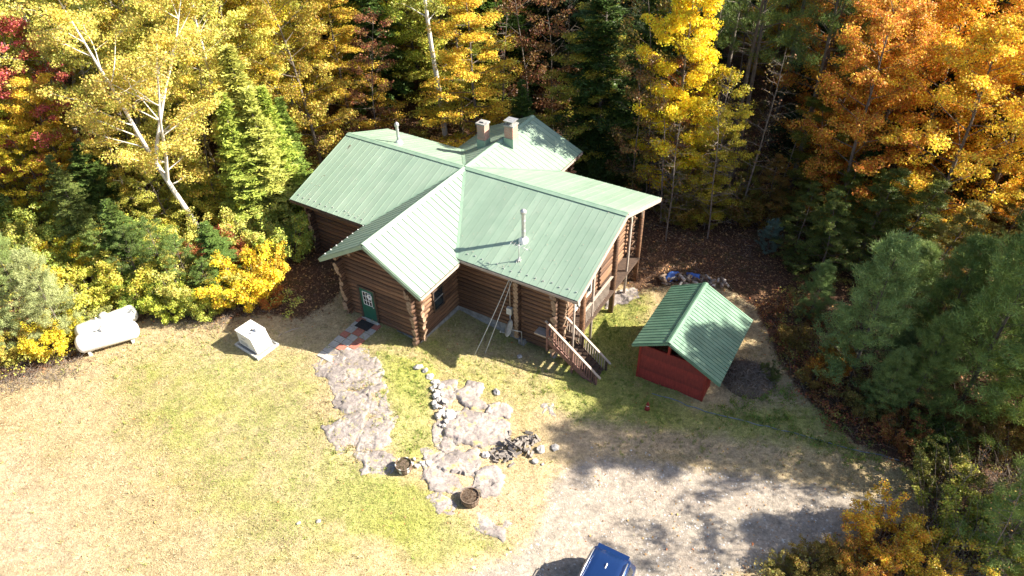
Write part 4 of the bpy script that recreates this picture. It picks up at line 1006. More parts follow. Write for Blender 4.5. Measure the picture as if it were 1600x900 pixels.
tag(MB().tube(hs_[6:], .02, 7).build("garden_hose", simple("blue_grey_hose", (.12, .16, .22), (.22, .26, .32), 4, .5)), "blue grey hose lying along the edge of the woods", "hose")
for (px, py, L_, a_, lab) in ((458, 517, .9, .5, "short pale stick on the shaded grass left of the cabin"), (438, 525, .3, 1.2, "tiny pale twig on the grass right of the generator")):
    g = gnd(px, py); tag(MB().tube([g + Vector((-L_ / 2 * cos(a_), -L_ / 2 * sin(a_), .05)), g + Vector((0, 0, .09)), g + Vector((L_ / 2 * cos(a_), L_ / 2 * sin(a_), .05))], [.02, .025, .012], 6).build("stick", M_PALEWOOD), lab, "stick")
# ------------------------------------------------------------------ vegetation generators
def leaf_quads(C, n_per, rad, size, seed, flat=.55, up=.5, clumpt=.5, shape='leaf'):
    """C (k,3) clump centres; returns V,F,tint"""
    r = np.random.RandomState(seed); k = len(C); n = k * n_per
    c = np.repeat(C, n_per, 0)
    d = r.normal(size=(n, 3)); d /= np.linalg.norm(d, axis=1)[:, None]; d *= (r.rand(n, 1) ** .45); rr = rad * (.7 + .6 * np.repeat(r.rand(k), n_per))[:, None]
    p = c + d * rr * np.array([1, 1, flat])
    nrm = r.normal(size=(n, 3)) * (1 - up) + np.array([0, 0, up]) + d * .35; nrm /= np.linalg.norm(nrm, axis=1)[:, None]
    t = r.normal(size=(n, 3)); t -= nrm * (t * nrm).sum(1)[:, None]; t /= np.linalg.norm(t, axis=1)[:, None]; b = np.cross(nrm, t)
    s = size * (.6 + .8 * r.rand(n, 1))
    V = np.stack([p - t * s * .6, p + b * s * .42 + nrm * s * .08, p + t * s * .6, p - b * s * .42 + nrm * s * .08], 1).reshape(-1, 3)
    F = np.arange(n * 4).reshape(n, 4)
    tint = np.clip(clumpt * np.repeat(r.rand(k), n_per) + (1 - clumpt) * r.rand(n), 0, 1)
    return V, F, tint
def wob(r, a): return Vector((r.uniform(-a, a), r.uniform(-a, a), r.uniform(-a, a)))
def limb(mb, r, p, d, L, rad, n=5, bend=.12, lift=.0, sides=5):
    pts = [p.copy()]; q = p.copy(); dd = d.normalized()
    for i in range(n):
        dd = (dd + wob(r, bend) + Vector((0, 0, lift))).normalized(); q = q + dd * (L / n); pts.append(q.copy())
    mb.tube(pts, [rad * (1 - .85 * i / n) for i in range(n + 1)], sides, cap=False); return pts
def gen_broad(seed, H=15, base=.22, Rw=3.2, nb=30, leaf=.15, per=46, crad=.55, profile='oval', up=.45, layered=False, fork=False, trunk_r=.16, lean=0, sub=4, wood=None, bare=0.0, droop=0, low=0):
    r = random.Random(seed); mb = MB(); C = []
    tops = []
    tr = [Vector((0, 0, -.4))]; n = 12; q = Vector((0, 0, -.4)); d = Vector((lean, lean * .3, 1)).normalized()
    for i in range(n):
        d = (d + wob(r, .05)).normalized(); q = q + d * ((H + .4) / n); tr.append(q.copy())
    mb.tube(tr, [trunk_r * (1.25 if i == 0 else 1) * (1 - .88 * i / n) for i in range(n + 1)], 8, cap=False)
    def tpt(t):
        x = t * n; i = min(int(x), n - 1); return tr[i].lerp(tr[i + 1], x - i)
    trunks = [tpt]
    if fork:
        for s in range(2):
            p0 = tpt(.30 + .08 * s); a = r.uniform(0, 6.28); f = limb(mb, r, p0, Vector((cos(a) * .45, sin(a) * .45, 1)), H * .6, trunk_r * .6, 9, .07, .02, 7)
            trunks.append(lambda t, f=f: f[min(int(max(t - .25, 0) / .75 * 9), 8)].lerp(f[min(int(max(t - .25, 0) / .75 * 9), 8) + 1], 0.5))
    for i in range(nb):
        t = base + (1 - base) * (i + r.random() * .6) / nb; tp = trunks[i % len(trunks)] if fork else tpt
        p = tp(min(t, .99)); a = i * 2.4 + r.uniform(-.5, .5); u = (t - base) / (1 - base)
        if profile == 'oval': w = sin(pi * min(1, .12 + u * .86)) ** .7
        elif profile == 'column': w = .55 + .45 * sin(pi * min(1, .1 + u * .9))
        else: w = (1 - u) ** .7 * .95 + .08
        L = Rw * w * r.uniform(.65, 1.15); e = up * (.5 + u) - droop
        pts = limb(mb, r, p, Vector((cos(a), sin(a), e)), L, max(.018, trunk_r * .32 * (1 - .6 * t)), 5, .12, .03 if not layered else 0)
        if r.random() < bare: 
            for k in range(5): limb(mb, r, pts[r.randint(2, 5)], Vector((cos(a), sin(a), .3)) + wob(r, .8), L * .35, .012, 3, .2, 0, 3)
            continue
        for k in range(sub):
            f = .3 + .7 * (k + r.random()) / sub; j = min(int(f * 5), 4); p1 = pts[j].lerp(pts[j + 1], f * 5 - j)
            side = r.choice((-1, 1)); a2 = a + side * r.uniform(.4, 1.1)
            sp = limb(mb, r, p1, Vector((cos(a2), sin(a2), .05 if layered else r.uniform(-.1, .7))), L * .38, .014, 3, .15, 0, 3)
            C.append(sp[-1]); C.append(sp[-2].lerp(p1, .3) + wob(r, .15))
        C.append(pts[-1])
    if not fork: C.append(tpt(1.0))
    C = np.array([tuple(c) for c in C])
    V, F, T = leaf_quads(C, per, crad, leaf, seed, flat=.30 if layered else .62, up=.75 if layered else .42)
    return mb.mesh("trunk", wood or M_BARK), np_mesh("crown", V, F, M_LEAF, T)
def gen_hemlock(seed, H=15, Rw=2.9, base=.06, dens=1.0, droop=.28, feather=.34):
    r = random.Random(seed); nr = np.random.RandomState(seed); mb = MB(); P = []; D = []
    mb.tube([(0, 0, -.4), (0, 0, H * .5), (0, 0, H)], [.17, .1, .015], 7, cap=False)
    lay = int(H * 3.4 * dens)
    for i in range(lay):
        u = i / lay; z = H * (base + (1 - base) * u); nbr = 5 if u < .8 else 4
        for k in range(nbr):
            a = r.uniform(0, 6.28); L = Rw * ((1 - u) ** .7 + .05) * r.uniform(.45, 1.25); e = .12 - droop * .5 + .5 * u
            m_ = 5; q = Vector((0, 0, z)); d = Vector((cos(a), sin(a), e)); pts = [q]
            for s in range(m_): d = (d + Vector((r.uniform(-.1, .1), r.uniform(-.1, .1), -droop * .25))).normalized(); q = q + d * (L / m_); pts.append(q)
            mb.tube(pts, [.022 * (1 - .8 * s / m_) for s in range(m_ + 1)], 3, cap=False)
            ns = max(4, int(L / .16))
            for s in range(ns):
                f = .18 + .82 * s / ns; j = min(int(f * m_), m_ - 1); p = pts[j].lerp(pts[j + 1], f * m_ - j); dd = (pts[j + 1] - pts[j]).normalized()
                w = (1 - f) * .75 + .25
                for sd in (-1, 1):
                    pr = Vector((-dd.y, dd.x, 0)) * sd; P.append(p); D.append((dd * .7 + pr + Vector((0, 0, r.uniform(-.25, .1)))).normalized() * (L * .30 * w + .12))
    P = np.array([tuple(x) for x in P]); D = np.array([tuple(x) for x in D]); k = len(P)
    per = 7; n = k * per; t = np.tile(np.linspace(.1, 1, per), k)[:, None]; Pp = np.repeat(P, per, 0); Dd = np.repeat(D, per, 0)
    p = Pp + Dd * t + nr.normal(size=(n, 3)) * .03; L = np.linalg.norm(Dd, axis=1)[:, None]; dn = Dd / L
    sd = np.cross(dn, [0, 0, 1.0]); sd /= (np.linalg.norm(sd, axis=1)[:, None] + 1e-6); sg = nr.choice([-1, 1], size=(n, 1))
    tip = p + (dn * .6 + sd * sg * .8 + nr.normal(size=(n, 3)) * .25) * (.13 + .14 * nr.rand(n, 1)) * feather / .34; wv = dn * .045 + nr.normal(size=(n, 3)) * .018
    V = np.stack([p - wv, p + wv, tip + wv * .5, tip - wv * .5], 1).reshape(-1, 3); F = np.arange(n * 4).reshape(n, 4)
    T = np.clip(.5 * np.repeat(nr.rand(k), per) + .5 * nr.rand(n), 0, 1) 
    return mb.mesh("trunk", M_BARK), np_mesh("crown", V, F, M_NEEDLE, T)
def gen_pine(seed, H=16, Rw=3.2, base=.45, nb=34, tuft=.2, per=26, trunk_r=.2, up=.25, sub=4, dead=12):
    r = random.Random(seed); nr = np.random.RandomState(seed); mb = MB(); C = []; Dn = []
    tr = [Vector((0, 0, -.4))]; q = tr[0].copy(); d = Vector((0, 0, 1))
    for i in range(10): d = (d + wob(r, .02)).normalized(); q = q + d * ((H + .4) / 10); tr.append(q.copy())
    mb.tube(tr, [trunk_r * (1 - .85 * i / 10) for i in range(11)], 9, cap=False)
    tp = lambda t: tr[min(int(t * 10), 9)].lerp(tr[min(int(t * 10), 9) + 1], t * 10 - min(int(t * 10), 9))
    for i in range(dead):
        a = r.uniform(0, 6.28); limb(mb, r, tp(r.uniform(.12, base)), Vector((cos(a), sin(a), r.uniform(-.2, .2))), r.uniform(.5, 1.8), .02, 4, .15, 0, 3)
    for i in range(nb):
        t = base + (1 - base) * (i + r.random()) / nb; u = (t - base) / (1 - base); a = i * 2.4 + r.uniform(-.4, .4)
        L = Rw * ((1 - u) ** .6 * .85 + .15) * r.uniform(.6, 1.15); pts = limb(mb, r, tp(min(t, .98)), Vector((cos(a), sin(a), up + .5 * u)), L, .04 * (1 - .6 * u) * trunk_r / .2, 5, .1, .04, 4)
        for k in range(sub):
            f = .35 + .65 * (k + r.random()) / sub; j = min(int(f * 5), 4); p1 = pts[j].lerp(pts[j + 1], f * 5 - j); a2 = a + r.choice((-1, 1)) * r.uniform(.3, 1.0)
            sp = limb(mb, r, p1, Vector((cos(a2), sin(a2), r.uniform(.1, .7))), L * .3, .012, 3, .12, .05, 3)
            for s in sp[1:]: C.append(s + wob(r, .08)); Dn.append((sp[-1] - sp[0]).normalized())
        C.append(pts[-1]); Dn.append((pts[-1] - pts[-2]).normalized())
    C = np.array([tuple(c) for c in C]); Dn = np.array([tuple(c) for c in Dn]); k = len(C); n = k * per
    c = np.repeat(C, per, 0) + nr.normal(size=(n, 3)) * tuft * .55; dr = nr.normal(size=(n, 3)) + np.repeat(Dn, per, 0) * .9 + np.array([0, 0, .5]); dr /= np.linalg.norm(dr, axis=1)[:, None]
    w = np.cross(dr, nr.normal(size=(n, 3))); w /= np.linalg.norm(w, axis=1)[:, None]; L = tuft * (.8 + .6 * nr.rand(n, 1))
    V = np.stack([c - w * .014, c + w * .014, c + dr * L], 1).reshape(-1, 3); F = np.arange(n * 3).reshape(n, 3)
    T = np.clip(.45 * np.repeat(nr.rand(k), per) + .55 * nr.rand(n), 0, 1)
    return mb.mesh("trunk", M_BARK), np_mesh("crown", V, F, M_NEEDLE, T)
def gen_bare(seed, H=11, Rw=1.8, nb=34, tr_=.07, leafn=0):
    r = random.Random(seed); mb = MB(); tr = limb(mb, r, Vector((0, 0, -.3)), Vector((r.uniform(-.1, .1), r.uniform(-.1, .1), 1)), H, tr_, 10, .05, .02, 6); C = []
    for i in range(nb):
        t = .12 + .85 * (i + r.random()) / nb; j = min(int(t * 10), 9); p = tr[j].lerp(tr[j + 1], t * 10 - j); a = r.uniform(0, 6.28); L = Rw * (1.1 - t) * r.uniform(.6, 1.3) + .3
        pts = limb(mb, r, p, Vector((cos(a), sin(a), r.uniform(-.1, .7))), L, .02, 5, .2, 0, 3)
        for k in range(5):
            s = limb(mb, r, pts[r.randint(1, 4)], Vector((cos(a), sin(a), .2)) + wob(r, .9), L * .45, .009, 3, .25, 0, 3); C.append(s[-1])
    C = np.array([tuple(c) for c in C]); V, F, T = leaf_quads(C, max(1, leafn), .22, .11, seed); return mb.mesh("trunk", M_TWIG), np_mesh("crown", V, F, M_LEAF, T)
def gen_shrub(seed, H=1.8, Rw=1.3, stems=20, per=40, leaf=.07, crad=.21, mat=None):
    r = random.Random(seed); mb = MB(); C = []
    for i in range(stems):
        a = i * 2.4; o = Vector((cos(a), sin(a), 0)) * r.uniform(.02, .35) * Rw; s = r.uniform(.2, 1.0)
        pts = limb(mb, r, o, Vector((cos(a) * s, sin(a) * s, 1.1)), H * r.uniform(.6, 1.1), .02, 5, .16, 0, 4)
        for k in range(6):
            q = limb(mb, r, pts[r.randint(1, 5)], Vector((cos(a), sin(a), .6)) + wob(r, .8), Rw * .35, .008, 3, .2, 0, 3); C.append(q[-1]); C.append(q[-2])
        C.append(pts[-1])
    C = np.array([tuple(c) for c in C]); V, F, T = leaf_quads(C, per, crad, leaf, seed, .7, .4); return mb.mesh("stems", M_TWIG), np_mesh("foliage", V, F, mat or M_LEAF, T)

PROT = {
 'maple': [gen_broad(i + 1, 15, .10, 3.0, 38, .105, 92, .46, 'column') for i in range(4)],
 'round': [gen_broad(i + 11, 14, .14, 4.0, 36, .105, 74, .46, 'oval') for i in range(4)],
 'layer': [gen_broad(i + 21, 14, .10, 4.2, 42, .105, 92, .56, 'cone', up=.12, layered=True) for i in range(3)],
 'birch': [gen_broad(i + 31, 16, .28, 3.4, 44, .09, 84, .56, 'oval', up=.7, fork=(i == 0), trunk_r=.19, lean=(-.12 if i == 0 else -.03), wood=M_BIRCH, bare=.1) for i in range(3)],
 'gold': [gen_broad(49, 15, .13, 2.35, 50, .11, 120, .5, 'column', up=.5)],
 'wbirch': [gen_broad(47, 18, .5, 2.4, 26, .11, 40, .5, 'oval', up=.8, trunk_r=.22, wood=M_BIRCH)],
 'thin': [gen_broad(i + 41, 13, .2, 2.2, 26, .12, 24, .45, 'column', bare=.2, trunk_r=.08) for i in range(3)],
 'hemlock': [gen_hemlock(i + 51, 15, 2.9) for i in range(3)],
 'cedar': [gen_hemlock(61, 10, 1.7, .03, 1.3, .05, .40)],
 'pine': [gen_pine(i + 71, 17, 3.3, .5) for i in range(2)],
 'sapling': [gen_pine(i + 81, 5.5, 2.3, .06, 46, .17, 30, .07, .45, 5, 2) for i in range(3)],
 'youngpine': [gen_pine(i + 85, 9, 2.7, .04, 84, .20, 34, .10, .45, 4, 6) for i in range(3)],
 'bare': [gen_bare(i + 91, 11, 2.0, 36, .07, 1) for i in range(3)],
 'shrub': [gen_shrub(i + 101) for i in range(4)],
}
KIND = {'maple': ("maple_tree", "tree"), 'round': ("maple_tree", "tree"), 'layer': ("beech_tree", "tree"), 'birch': ("birch_tree", "tree"), 'gold': ("maple_tree", "tree"), 'wbirch': ("birch_tree", "tree"), 'thin': ("young_tree", "tree"), 'hemlock': ("hemlock_tree", "tree"), 'cedar': ("cedar_tree", "tree"), 'pine': ("pine_tree", "tree"), 'sapling': ("pine_sapling", "tree"), 'youngpine': ("young_pine", "tree"), 'bare': ("bare_tree", "tree"), 'shrub': ("leafy_shrub", "shrub")}
def plant(kind, x, y, s, col, label, group=None, rz=None, var=None, sz=1.0, cat=None):
    tm, cm = PROT[kind][var if var is not None else R.randrange(len(PROT[kind]))]
    nm_, ct = KIND[kind]; z = hz(x, y)
    o = empty(nm_, (x, y, z - .03), rz if rz is not None else R.uniform(0, 6.28), label, cat or ct, group); o.scale = (s, s, s * sz)
    put("trunk" if kind != 'shrub' else "stems", tm, o); put("crown" if kind != 'shrub' else "foliage", cm, o, color=col); return o
YEL = (.72, .58, .05); GOLD = (.64, .42, .04); OCHRE = (.66, .55, .12); YG = (.50, .54, .10); ORANGE = (.62, .30, .04); DORANGE = (.42, .15, .03); RED = (.48, .075, .05)
GRN = (.075, .12, .025); DGRN = (.035, .065, .02); LIME = (.30, .38, .06); OLIVE = (.24, .22, .035); PINE = (.14, .20, .045); BPINE = (.17, .25, .10); BROWN = (.26, .12, .05)
# (kind, base x px, base y px or None, Y depth, x override) : positioned by ground pixel
def PT(kind, px, py, s, col, label, group=None, **k):
    g = gnd(px, py); return plant(kind, g.x, g.y, s, col, label, group, **k)
def PY(kind, px, py, Y, h, s, col, label, group=None, **k):
    """tree whose point at height h above ground shows at (px,py) when it stands at depth Y"""
    x, y, z = atY(px, py, Y); return plant(kind, x, Y, s, col, label, group, **k)
# --- left front
PT('birch', 322, 372, 1.0, OCHRE, "leaning forked white birch with pale gold leaves at the left edge of the clearing", var=0, rz=.2)
PT('wbirch', 382, 324, .85, (.60, .54, .12), "straight slender white birch just right of the leaning forked birch", var=0, rz=2)
PT('birch', 130, 230, .95, YG, "white trunked birch with yellow green crown near the left red maple", var=2)
PT('birch', 250, 260, 1.0, (.60, .44, .06), "golden birch behind the leaning forked birch", var=1, rz=2.0)
PT('birch', 430, 250, .95, YEL, "yellow birch standing behind the tall lit cedar", var=2, rz=1)
PT('cedar', 425, 335, 1.1, (.46, .46, .10), "tallest feathery yellow green cedar left of the cabin")
PT('cedar', 455, 330, .85, (.36, .44, .07), "middle sized cedar tucked against the tallest one")
PT('cedar', 440, 350, .9, (.44, .46, .10), "tall lit yellow green cedar next to the cabin's left wing")
PT('cedar', 472, 312, .72, (.2, .28, .05), "shorter feathery cedar closest to the left roof corner")
PT('cedar', 405, 360, .9, (.34, .40, .07), "cedar in front of the straight slender birch")
PT('thin', 28, 330, 1.1, (.5, .36, .05), "bare stemmed tree with twin grey trunks at the left picture edge", var=0)
x_, y_, z_ = atY(-5, 95, 40.0); plant('round', x_, 40.0, .85, (.60, .15, .11), "bright red maple filling the upper left corner of the wood", var=1)
PT('maple', 45, 200, .8, (.55, .13, .09), "crimson red maple in the upper left corner")
PT('round', -30, 260, .8, RED, "dark red maple at the far left edge below the crimson one")
PT('round', 90, 345, .5, YEL, "small bright yellow maple under the left red maples")
PT('hemlock', 150, 400, .45, (.16, .2, .05), "short yellow green hemlock left of the dark hemlock thicket")
for (px, py, s, c, lab) in ((215, 430, .50, (.12, .18, .04), "dark green young hemlock left of the leaning birch"), (350, 440, .40, (.12, .19, .04), "dark young hemlock behind the orange leaved shrub"), (180, 360, .6, (.09, .14, .03), "taller dark hemlock behind the low hemlocks")):
    PT('hemlock', px, py, s * 1.1, c, lab, sz=.62)
for (px, py, s, c, lab) in ((262, 442, .30, (.15, .22, .05), "bushy dark green young tree below the leaning birch trunk"), (300, 455, .26, (.17, .25, .06), "low dark green bush tree between the birch and the yellow shrubs"), (225, 452, .28, (.14, .20, .05), "rounded dark green bush tree left of the leaning birch"), (180, 440, .26, (.2, .27, .06), "rounded green bush tree right above the propane tanks"), (335, 470, .2, (.16, .24, .05), "small green bush tree behind the generator shrubs")):
    PT('round', px, py, s, c, lab)
for (px, py, s, c, lab) in ((20, 545, .58, (.36, .42, .17), "large pale blue green pine sapling at the left edge"), (104, 527, .60, (.38, .42, .18), "pale blue green pine sapling nearest the propane tanks"), (30, 460, .5, (.28, .36, .12), "smaller pine sapling behind the large pale ones")):
    PT('youngpine', px, py, s, c, lab)
SH = [(110, 440, 1.25, YEL, "yellow shrub behind the left pine saplings"), (158, 478, 1.25, (.58, .56, .09), "yellow green shrub over the grey propane tank"), (185, 455, .9, YG, "small yellow green shrub right above the propane tanks"), (75, 555, .9, YEL, "bright yellow shrub covering the left end of the white tank"), (100, 530, .8, (.6, .52, .05), "yellow shrub between the two tanks and the left edge"),
      (30, 560, .8, (.5, .42, .08), "sparse yellow shrub over dry brush at the left edge"), (230, 480, .8, LIME, "low lime green shrub left of the generator"), (270, 492, .9, (.42, .46, .06), "lime yellow shrub nearest the lawn left of the generator"), (320, 490, .85, YG, "yellow green shrub behind the generator"), (355, 478, .8, (.45, .42, .05), "mixed yellow shrub just above the generator"),
      (395, 468, 1.35, (.80, .62, .05), "brightest golden yellow shrub right of the leaning birch"), (420, 440, 1.0, (.72, .54, .06), "golden shrub beside the shaded left cabin wall"), (360, 415, 1.0, (.52, .20, .08), "orange red shrub at the foot of the leaning birch"), (330, 405, .8, (.5, .22, .1), "small coral red shrub touching the birch trunk"), (60, 400, 1.1, YG, "yellow green shrub under the small bright yellow maple"), (120, 380, 1.1, (.4, .4, .06), "olive yellow shrub left of the dark hemlocks"), (20, 370, 1.0, YEL, "yellow shrub at the left edge below the twin trunks"), (425, 478, .5, (.5, .2, .05), "tiny orange shrub at the edge of the shaded grass")]
LX = [(200, 400), (150, 405), (235, 385), (285, 400), (100, 420), (180, 375), (250, 345), (320, 330), (370, 350), (395, 390), (60, 360), (140, 350), (40, 430), (450, 400), (210, 460), (300, 470), (240, 420)]
SH += [(152, 514, .62, (.50, .52, .16), "pale shrub growing between the two propane tanks"), (1300, 880, .5, (.3, .24, .05), "low olive brown shrub at the gravel edge"), (1220, 900, .45, (.26, .22, .05), "lowest olive brown shrub at the gravel edge")]
for k, (px, py) in enumerate(LX): SH.append((px + 4, py, 1.25, ((.56, .54, .12), (.44, .50, .10), (.62, .56, .09))[k % 3], "%s tall shrub %s" % (("pale straw", "lime", "lemon")[k % 3], ("below the young hemlocks", "left of the young hemlocks", "behind the low hemlock", "under the leaning birch", "under the yellow green maple", "at the foot of the dark hemlock", "behind the leaning birch base", "left of the slender birch base", "right of the leaning birch base", "left of the lit cedar base", "under the twin grey trunks", "below the white trunked birch", "above the pale pine saplings", "against the left cabin wall", "right above the white tank", "straight behind the generator", "in the middle of the young hemlocks")[k])))
for (px, py, s, c, lab) in SH: PT('shrub', px, py, s, c, lab)
for (k, px, py, s, c, lab) in (('round', 175, 300, .95, (.60, .56, .12), "round golden tree between the red maples and the leaning birch"), ('round', 238, 318, .85, (.60, .56, .12), "ochre yellow round tree right behind the leaning birch"), ('maple', 290, 300, 1.0, (.60, .56, .12), "tall yellow ochre tree above the leaning birch trunk"),
    ('round', 345, 290, .9, (.60, .56, .12), "broad yellow tree behind the straight slender birch"), ('maple', 400, 285, .95, (.60, .56, .12), "tall lemon yellow tree behind the lit cedar"), ('maple', 95, 300, .95, (.52, .54, .07), "yellow green tree right of the crimson maple"), ('round', 455, 262, .85, (.58, .44, .05), "gold tree between the cedar and the left roof"),
    ('maple', 130, 330, .6, (.66, .46, .05), "small golden tree in front of the yellow green one at left"), ('round', 30, 320, .5, YEL, "lemon yellow small tree at the left edge by the twin trunks"), ('maple', 215, 350, .55, (.60, .46, .07), "young golden tree left of the leaning birch"), ('thin', 345, 345, .8, (.62, .50, .08), "airy golden sapling tree between the two white birches"), ('round', 275, 372, .45, (.5, .48, .08), "low yellow green tree behind the young hemlocks")):
    PT(k, px, py, s, c, lab)
# --- behind the cabin
PT('wbirch', 698, 236, 1.1, (.40, .40, .07), "single straight white birch rising behind the cabin's left roof", var=0, rz=.6)
x, y = HW(-5.5, 9.5).xy; plant('layer', x, y, .95, (.66, .46, .05), "layered golden orange beech directly behind the left roof", var=0)
x, y = HW(-.5, 14.5).xy; plant('layer', x, y, .9, (.42, .37, .05), "olive gold beech behind the white birch", var=1)
x, y = HW(-9.5, 13).xy; plant('layer', x, y, 1.05, (.44, .42, .06), "broad olive yellow beech behind the cabin's left corner", var=2)
x, y = HW(-12, 6).xy; plant('thin', x, y, .8, BROWN, "dark brownish red young tree beyond the left roof corner", var=1)
x, y = HW(1.5, 14.5).xy; plant('hemlock', x, y, 1.1, (.06, .10, .02), "tall dark hemlock behind the two chimneys")
x, y = HW(5, 14).xy; plant('hemlock', x, y, .95, (.075, .115, .02), "dark hemlock beyond the tip of the back roof")
x, y = HW(-2.5, 10.5).xy; plant('hemlock', x, y, .5, (.07, .12, .02), "small hemlock tucked behind the left chimney")
x, y = HW(7.5, 13.2).xy; plant('thin', x, y, .8, (.36, .16, .04), "sparse rusty orange tree right of the back roof tip", var=2)
for k, (u, v, s) in enumerate(((8.2, 10.5, .95), (10, 12, 1.0), (9.3, 8.6, .8), (11.5, 10.2, .9), (12.5, 13, 1.1), (6.5, 11.8, .9))):
    x, y = HW(u, v).xy; plant('bare', x, y, s, (.3, .2, .08), ["leafless sapling", "taller leafless sapling", "leafless sapling close to the roof", "leafless twiggy sapling further right", "leafless sapling deepest"  , "leafless sapling left of the others"][k] + " in the dark gap right of the back roof", "bare saplings behind the cabin")
# --- right of the cabin: yellow maple column, pine trunks
PT('gold', 1046, 330, 1.0, (.88, .70, .045), "tall bright yellow maple right of the cabin roof", var=0, rz=.4)
PT('maple', 1100, 352, .55, (.48, .40, .04), "shorter olive yellow maple at the foot of the tall yellow one", var=1)
PT('thin', 1090, 340, .75, (.45, .38, .04), "slim yellow green tree beside the tall yellow maple", var=0)
PT('shrub', 1070, 348, 1.0, (.36, .24, .04), "orange brown shrub at the edge of the leaf covered clearing")
PT('shrub', 1150, 345, 1.1, (.24, .2, .035), "olive shrub under the large pine trunk"); PT('shrub', 1185, 350, 1.2, (.26, .17, .035), "rusty olive shrub right of the large pine trunk")
PT('pine', 1142, 290, 1.05, PINE, "thick trunked pine right of the yellow maple", var=0)
PT('pine', 1090, 240, 1.0, PINE, "second tall pine with a sunlit trunk behind the yellow maple", var=1)
PT('pine', 1015, 230, 1.0, (.09, .14, .05), "tall pine whose trunk shows left of the yellow maple top", var=1, rz=2)
PT('pine', 1235, 300, .95, (.13, .2, .07), "pine with hanging green needle tufts near the orange maple", var=0, rz=3)
PT('round', 1330, 335, .9, (.66, .34, .04), "rust orange maple leaning over the pine saplings", var=3, rz=1)
PT('maple', 1262, 300, .9, (.60, .34, .04), "orange brown maple between the pine trunks and the large orange maple", var=2)
PT('sapling', 1198, 395, .42, (.13, .20, .16), "small blue green spruce sapling alone at the clearing edge")
PT('layer', 1265, 330, .62, (.20, .22, .035), "low green beech with yellow edges behind the spruce sapling", var=1)
PT('hemlock', 1330, 350, .5, (.07, .12, .03), "dark young hemlock behind the right pine saplings")
PT('hemlock', 1480, 350, .6, DGRN, "dark hemlock in the shade below the orange maples")
# --- orange maples on the right
PT('round', 1400, 335, 1.0, (.74, .42, .04), "large orange maple with golden lower branches at right", var=0)
PT('round', 1520, 345, 1.02, (.80, .52, .05), "broad golden orange maple nearest the right edge", var=1)
PT('round', 1330, 270, 1.0, (.66, .32, .04), "rust orange maple behind the pine with needle tufts", var=2)
PT('round', 1460, 240, 1.05, (.72, .38, .05), "orange maple further back near the upper right corner", var=3)
PT('round', 1570, 210, 1.0, (.52, .12, .06), "pinkish red maple in the upper right corner", var=0)
PT('round', 1640, 300, 1.0, (.76, .5, .05), "golden maple cut by the right picture edge", var=2)
for k, (px, py, s) in enumerate(((1400, 390, .5), (1440, 370, .6), (1370, 360, .6), (1320, 330, .7), (1210, 320, .7), (1180, 260, .8), (1500, 380, .5), (1130, 320, .6))):
    PT('bare', px, py, s, (.4, .22, .08), "leafless tangled sapling " + ["just above the large pine sapling", "between the two large pine saplings", "under the large orange maple", "under the rust orange maple", "behind the low green beech", "beside the thick trunked pine", "right of the orange brown shrub", "left of the low green beech"][k], "bare saplings under the orange maples")
# --- right pine saplings and shrubs
for (px, py, s, c, lab, v) in ((1328, 590, .90, (.22, .31, .10), "large blue green young pine right of the shed", 0), (1395, 520, .62, (.22, .29, .09), "young pine behind the large one right of the shed", 1), (1495, 640, 1.12, (.23, .32, .085), "tallest young pine filling the right side below the orange maples", 2), (1578, 680, .92, (.36, .44, .09), "bright yellow green young pine at the right edge", 1), (1420, 640, .62, (.20, .27, .07), "dark young pine between the two large ones", 0),
                               (1590, 560, 1.0, (.16, .24, .07), "young pine in deep shade by the right edge", 2), (1545, 880, .66, (.26, .35, .09), "green young pine in the lower right corner", 1), (1625, 830, .85, (.24, .32, .08), "young pine cut by the right edge above the corner", 0), (1385, 610, .4, (.12, .17, .06), "small pine among the rusty shrubs", 2), (1262, 500, .42, (.17, .25, .08), "small young pine left of the large one right of the shed", 1), (1450, 560, .80, (.17, .25, .07), "middle sized young pine joining the two large ones", 0), (1545, 500, .80, (.15, .22, .06), "young pine behind the tallest one at right", 1), (1370, 650, .45, (.2, .27, .08), "small young pine above the hose", 0)):
    PT('youngpine', px, py, s, c, lab, var=v)
for (px, py, s, c, lab) in ((1432, 440, 1.1, (.42, .24, .05), "orange brown leafed shrub between the large pine saplings"), (1295, 590, .7, (.46, .22, .03), "small orange shrub right of the brush pile"), (1310, 560, .6, (.40, .26, .04), "golden brown shrub below the large pine sapling"), (1270, 600, .5, (.3, .18, .04), "low rusty shrub at the brush pile edge"), (1350, 640, .8, (.2, .16, .04), "olive brown shrub along the hose"), (1375, 850, 1.0, (.80, .50, .05), "bright orange yellow shrub at the gravel edge"), (1345, 895, .8, (.62, .34, .05), "orange shrub lowest at the gravel edge"),
                            (1440, 890, .9, (.66, .48, .06), "golden shrub right of the bright orange one"), (1505, 835, 1.1, (.46, .46, .07), "yellow green shrub in the lower right corner"), (1560, 860, 1.1, (.35, .36, .05), "lime yellow shrub at the bottom right edge"), (1260, 890, .6, (.28, .2, .04), "low brown green shrub at the bottom edge of the gravel"), (1455, 700, .8, (.12, .16, .03), "green shrub at the end of the hose"), (1200, 590, .4, (.12, .14, .03), "tiny green shrub below the brush pile"), (1240, 540, .6, (.2, .14, .03), "rusty fern clump behind the shed"), (1560, 690, .9, (.3, .2, .05), "brown yellow shrub in the right thicket"), (1500, 680, .7, (.26, .15, .05), "reddish brown shrub in the right thicket"), (1400, 690, .7, (.3, .14, .04), "rusty red shrub near the end of the hose"), (1460, 760, .9, (.20, .2, .04), "olive shrub above the orange ones"),
                            (1280, 400, .8, (.13, .15, .03), "dim green shrub beside the spruce sapling"), (1240, 420, .6, (.1, .12, .03), "dark low shrub at the clearing edge")):
    PT('shrub', px, py, s, c, lab)
